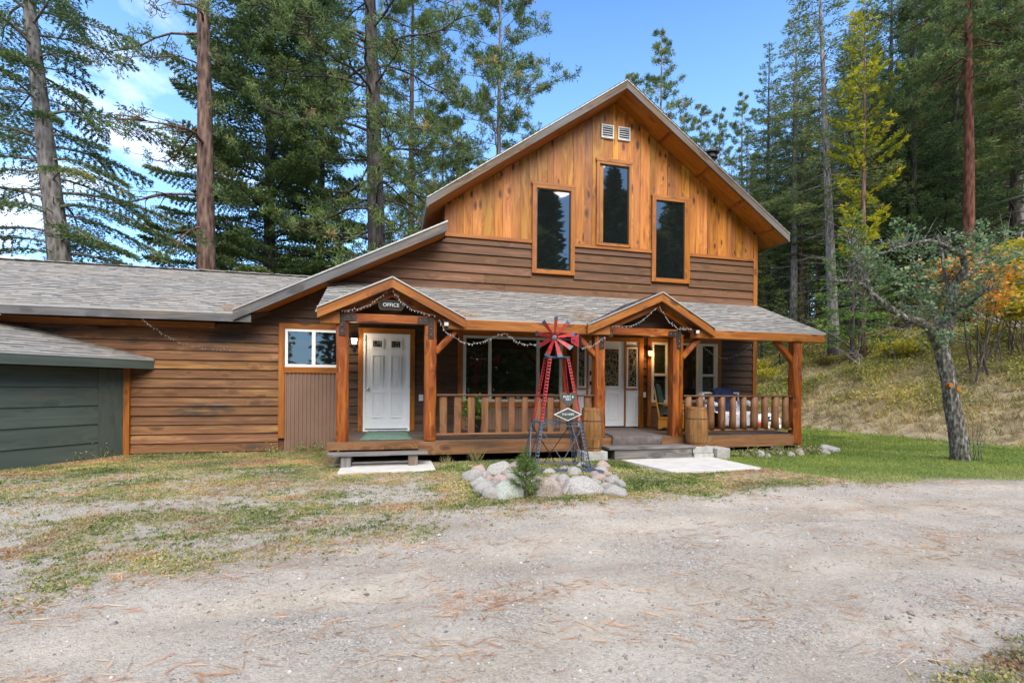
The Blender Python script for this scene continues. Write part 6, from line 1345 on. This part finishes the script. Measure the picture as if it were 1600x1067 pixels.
brush('bare_brush', 1335, 22.5, 6, 4.0, 504, 'thin dead saplings standing below the larch')
# young pine beside the boulders
x, y = 1.56, 5.56; t = empty('pine_sapling', (x, y, 0), 0, 'bushy little pine sapling in front of the windmill between two boulders', 'sapling'); mb = MB(); tb = []
for i in range(20):
    a = i*2.4; z = .05+.42*i/20; L = .19*(1-i/26); p0 = Vector((0, 0, z)); e = Vector((math.cos(a)*L, math.sin(a)*L, z+L*.5)); mb.tube([p0, p0.lerp(e, .5), e], [.007, .005, .003], 4, cap=False); tb += [(tuple(p0.lerp(e, f)), tuple(e-p0)) for f in (.35, .6, .8, 1.)]
mb.tube([(0, 0, 0), (.005, 0, .25), (0, 0, .55)], [.012, .009, .003], 6); mb.build('stem', M['bark_pine'], t); tb += [((0, 0, z), (0, 0, 1)) for z in np.linspace(.1, .55, 9)]
q = np.array([a for a, b in tb]); dq = unit(np.array([b for a, b in tb])); k = 26; P = np.repeat(q, k, 0); D = np.repeat(dq, k, 0)+rng.normal(size=(len(P), 3))*.62; leaves('needles', P, D, rng.uniform(.06, .12, len(P)), .0045, rng.random(len(P)), M['sapling'], t)
# tall weeds
def tuftplant(x, y, n, L, mat, label, w=.008, up=(1.0, 3.0)):
    t = empty('weed_plant', (x, y, 0), 0, label, 'weed', 'taller weeds along the cabin wall'); P = rng.normal(size=(n, 3))*np.array([.05, .05, 0]); leaves('blades', P, rad_dirs(n, *up), rng.uniform(.5, 1, n)*L, w, rng.random(n)*.8, M[mat], t)
    if mat == 'weed': P = rng.normal(size=(n*2, 3))*np.array([.09, .09, .3*L])+np.array([0, 0, .45*L]); P[:, 2] = np.abs(P[:, 2]); leaves('plant_leaves', P, rng.normal(size=P.shape), .04, .022, rng.random(n*2)*.8, M['weed'], t)
for u, v, n, L, m_, lab in ((733, 713, 70, .42, 'drygrass', 'spiky pale tuft at the porch edge left of the windmill'), (497, 704, 60, .26, 'weed', 'yellow-green weed at the right foot of the corrugated panel'), (472, 704, 50, .22, 'weed', 'weed at the foot of the corrugated panel'), (157, 712, 30, .30, 'weed', 'weed stalk against the green garage'), (118, 716, 30, .18, 'weed', 'small weed at the foot of the green garage siding'), (432, 703, 30, .18, 'weed', 'small weed under the left edge of the orange window casing'), (690, 712, 40, .20, 'drygrass', 'dry tuft beneath the left end of the porch railing'), (1143, 706, 60, .16, 'weed', 'low leafy weed by the cinder block')):
    d_ = ray(u, v); k = -EYE/d_[2]; tuftplant(d_[0]*k, min(d_[1]*k, 10.2 if u < 520 else 8.35), n, L, m_, lab)
# ================================================================== SKY, SUN, CAMERA
w = bpy.data.worlds.new('World'); bpy.context.scene.world = w; w.use_nodes = True; nt = w.node_tree; nt.nodes.clear()
out = nt.nodes.new('ShaderNodeOutputWorld'); bg = nt.nodes.new('ShaderNodeBackground'); nt.links.new(bg.outputs[0], out.inputs[0])
SUN_EL, SUN_AZ = math.radians(44), math.radians(174)     # azimuth clockwise from +Y (negative: to the left)
sky = nt.nodes.new('ShaderNodeTexSky'); sky.sky_type = 'NISHITA'; sky.sun_disc = False; sky.sun_elevation = SUN_EL; sky.sun_rotation = SUN_AZ; sky.air_density = 1.; sky.dust_density = .6; sky.ozone_density = 2.2
tc = nt.nodes.new('ShaderNodeTexCoord').outputs['Generated']; sp = N(nt, 'SeparateXYZ', {0: tc})
zz = math_(nt, 'ADD', math_(nt, 'MAXIMUM', sp.outputs[2], 0.), .12)
pl = N(nt, 'CombineXYZ', {0: math_(nt, 'DIVIDE', sp.outputs[0], zz), 1: math_(nt, 'DIVIDE', sp.outputs[1], zz)}).outputs[0]
cn = N(nt, 'TexNoise', {'Vector': vmul(nt, pl, (1, 1, 1), (3.2, 7.1, 0)), 'Scale': .75, 'Detail': 8., 'Roughness': .55, 'Distortion': .3}).outputs['Fac']
# clouds gather towards the west, clear in the north-east
west = maprange(nt, sp.outputs[0], .12, -.45, -.16, .085)
cm = maprange(nt, math_(nt, 'ADD', cn, west), .52, .66)
skyc = mix(nt, maprange(nt, sp.outputs[2], 0, .7, .55, .0), sky.outputs[0], (6.2, 6.8, 7.8))
cloudc = mix(nt, maprange(nt, cn, .5, .75), (8.5, 8.3, 8.6), (7.0, 6.9, 7.3))
skyc = mix(nt, 1., skyc, (.54, .84, 1.14), 'MULTIPLY'); nt.links.new(mix(nt, math_(nt, 'MULTIPLY', cm, .85), skyc, cloudc), bg.inputs[0]); bg.inputs[1].default_value = .15
l = bpy.data.lights.new('sun', 'SUN'); l.energy = 3.0; l.angle = math.radians(50); l.color = (1, .90, .74); so = bpy.data.objects.new('sun', l); C.objects.link(so)
sd = Vector((math.sin(SUN_AZ)*math.cos(SUN_EL), math.cos(SUN_AZ)*math.cos(SUN_EL), math.sin(SUN_EL))); so.rotation_euler = (-sd).to_track_quat('-Z', 'Y').to_euler(); so.location = sd*40
cam = bpy.data.cameras.new('camera'); cam.sensor_width = 36; cam.lens = CAM_F/1600*36; cam.shift_y = (605-533.5)/1600; cam.clip_start = .05; cam.clip_end = 1500
co_ = bpy.data.objects.new('camera', cam); C.objects.link(co_); co_.matrix_world = Matrix.Translation((0, 0, EYE))@Matrix.Rotation(-YAW, 4, 'Z')@Matrix.Rotation(PI/2, 4, 'X')@Matrix.Rotation(.008, 4, 'Z')
sc = bpy.context.scene; sc.camera = co_; sc.render.engine = 'CYCLES'
sc.view_settings.view_transform = 'Standard'; sc.view_settings.look = 'None'; sc.view_settings.gamma = 1; sc.view_settings.exposure = 1.05
sc.cycles.max_bounces = 6; sc.cycles.diffuse_bounces = 3; sc.cycles.glossy_bounces = 3; sc.cycles.transmission_bounces = 4; sc.cycles.use_denoising = True
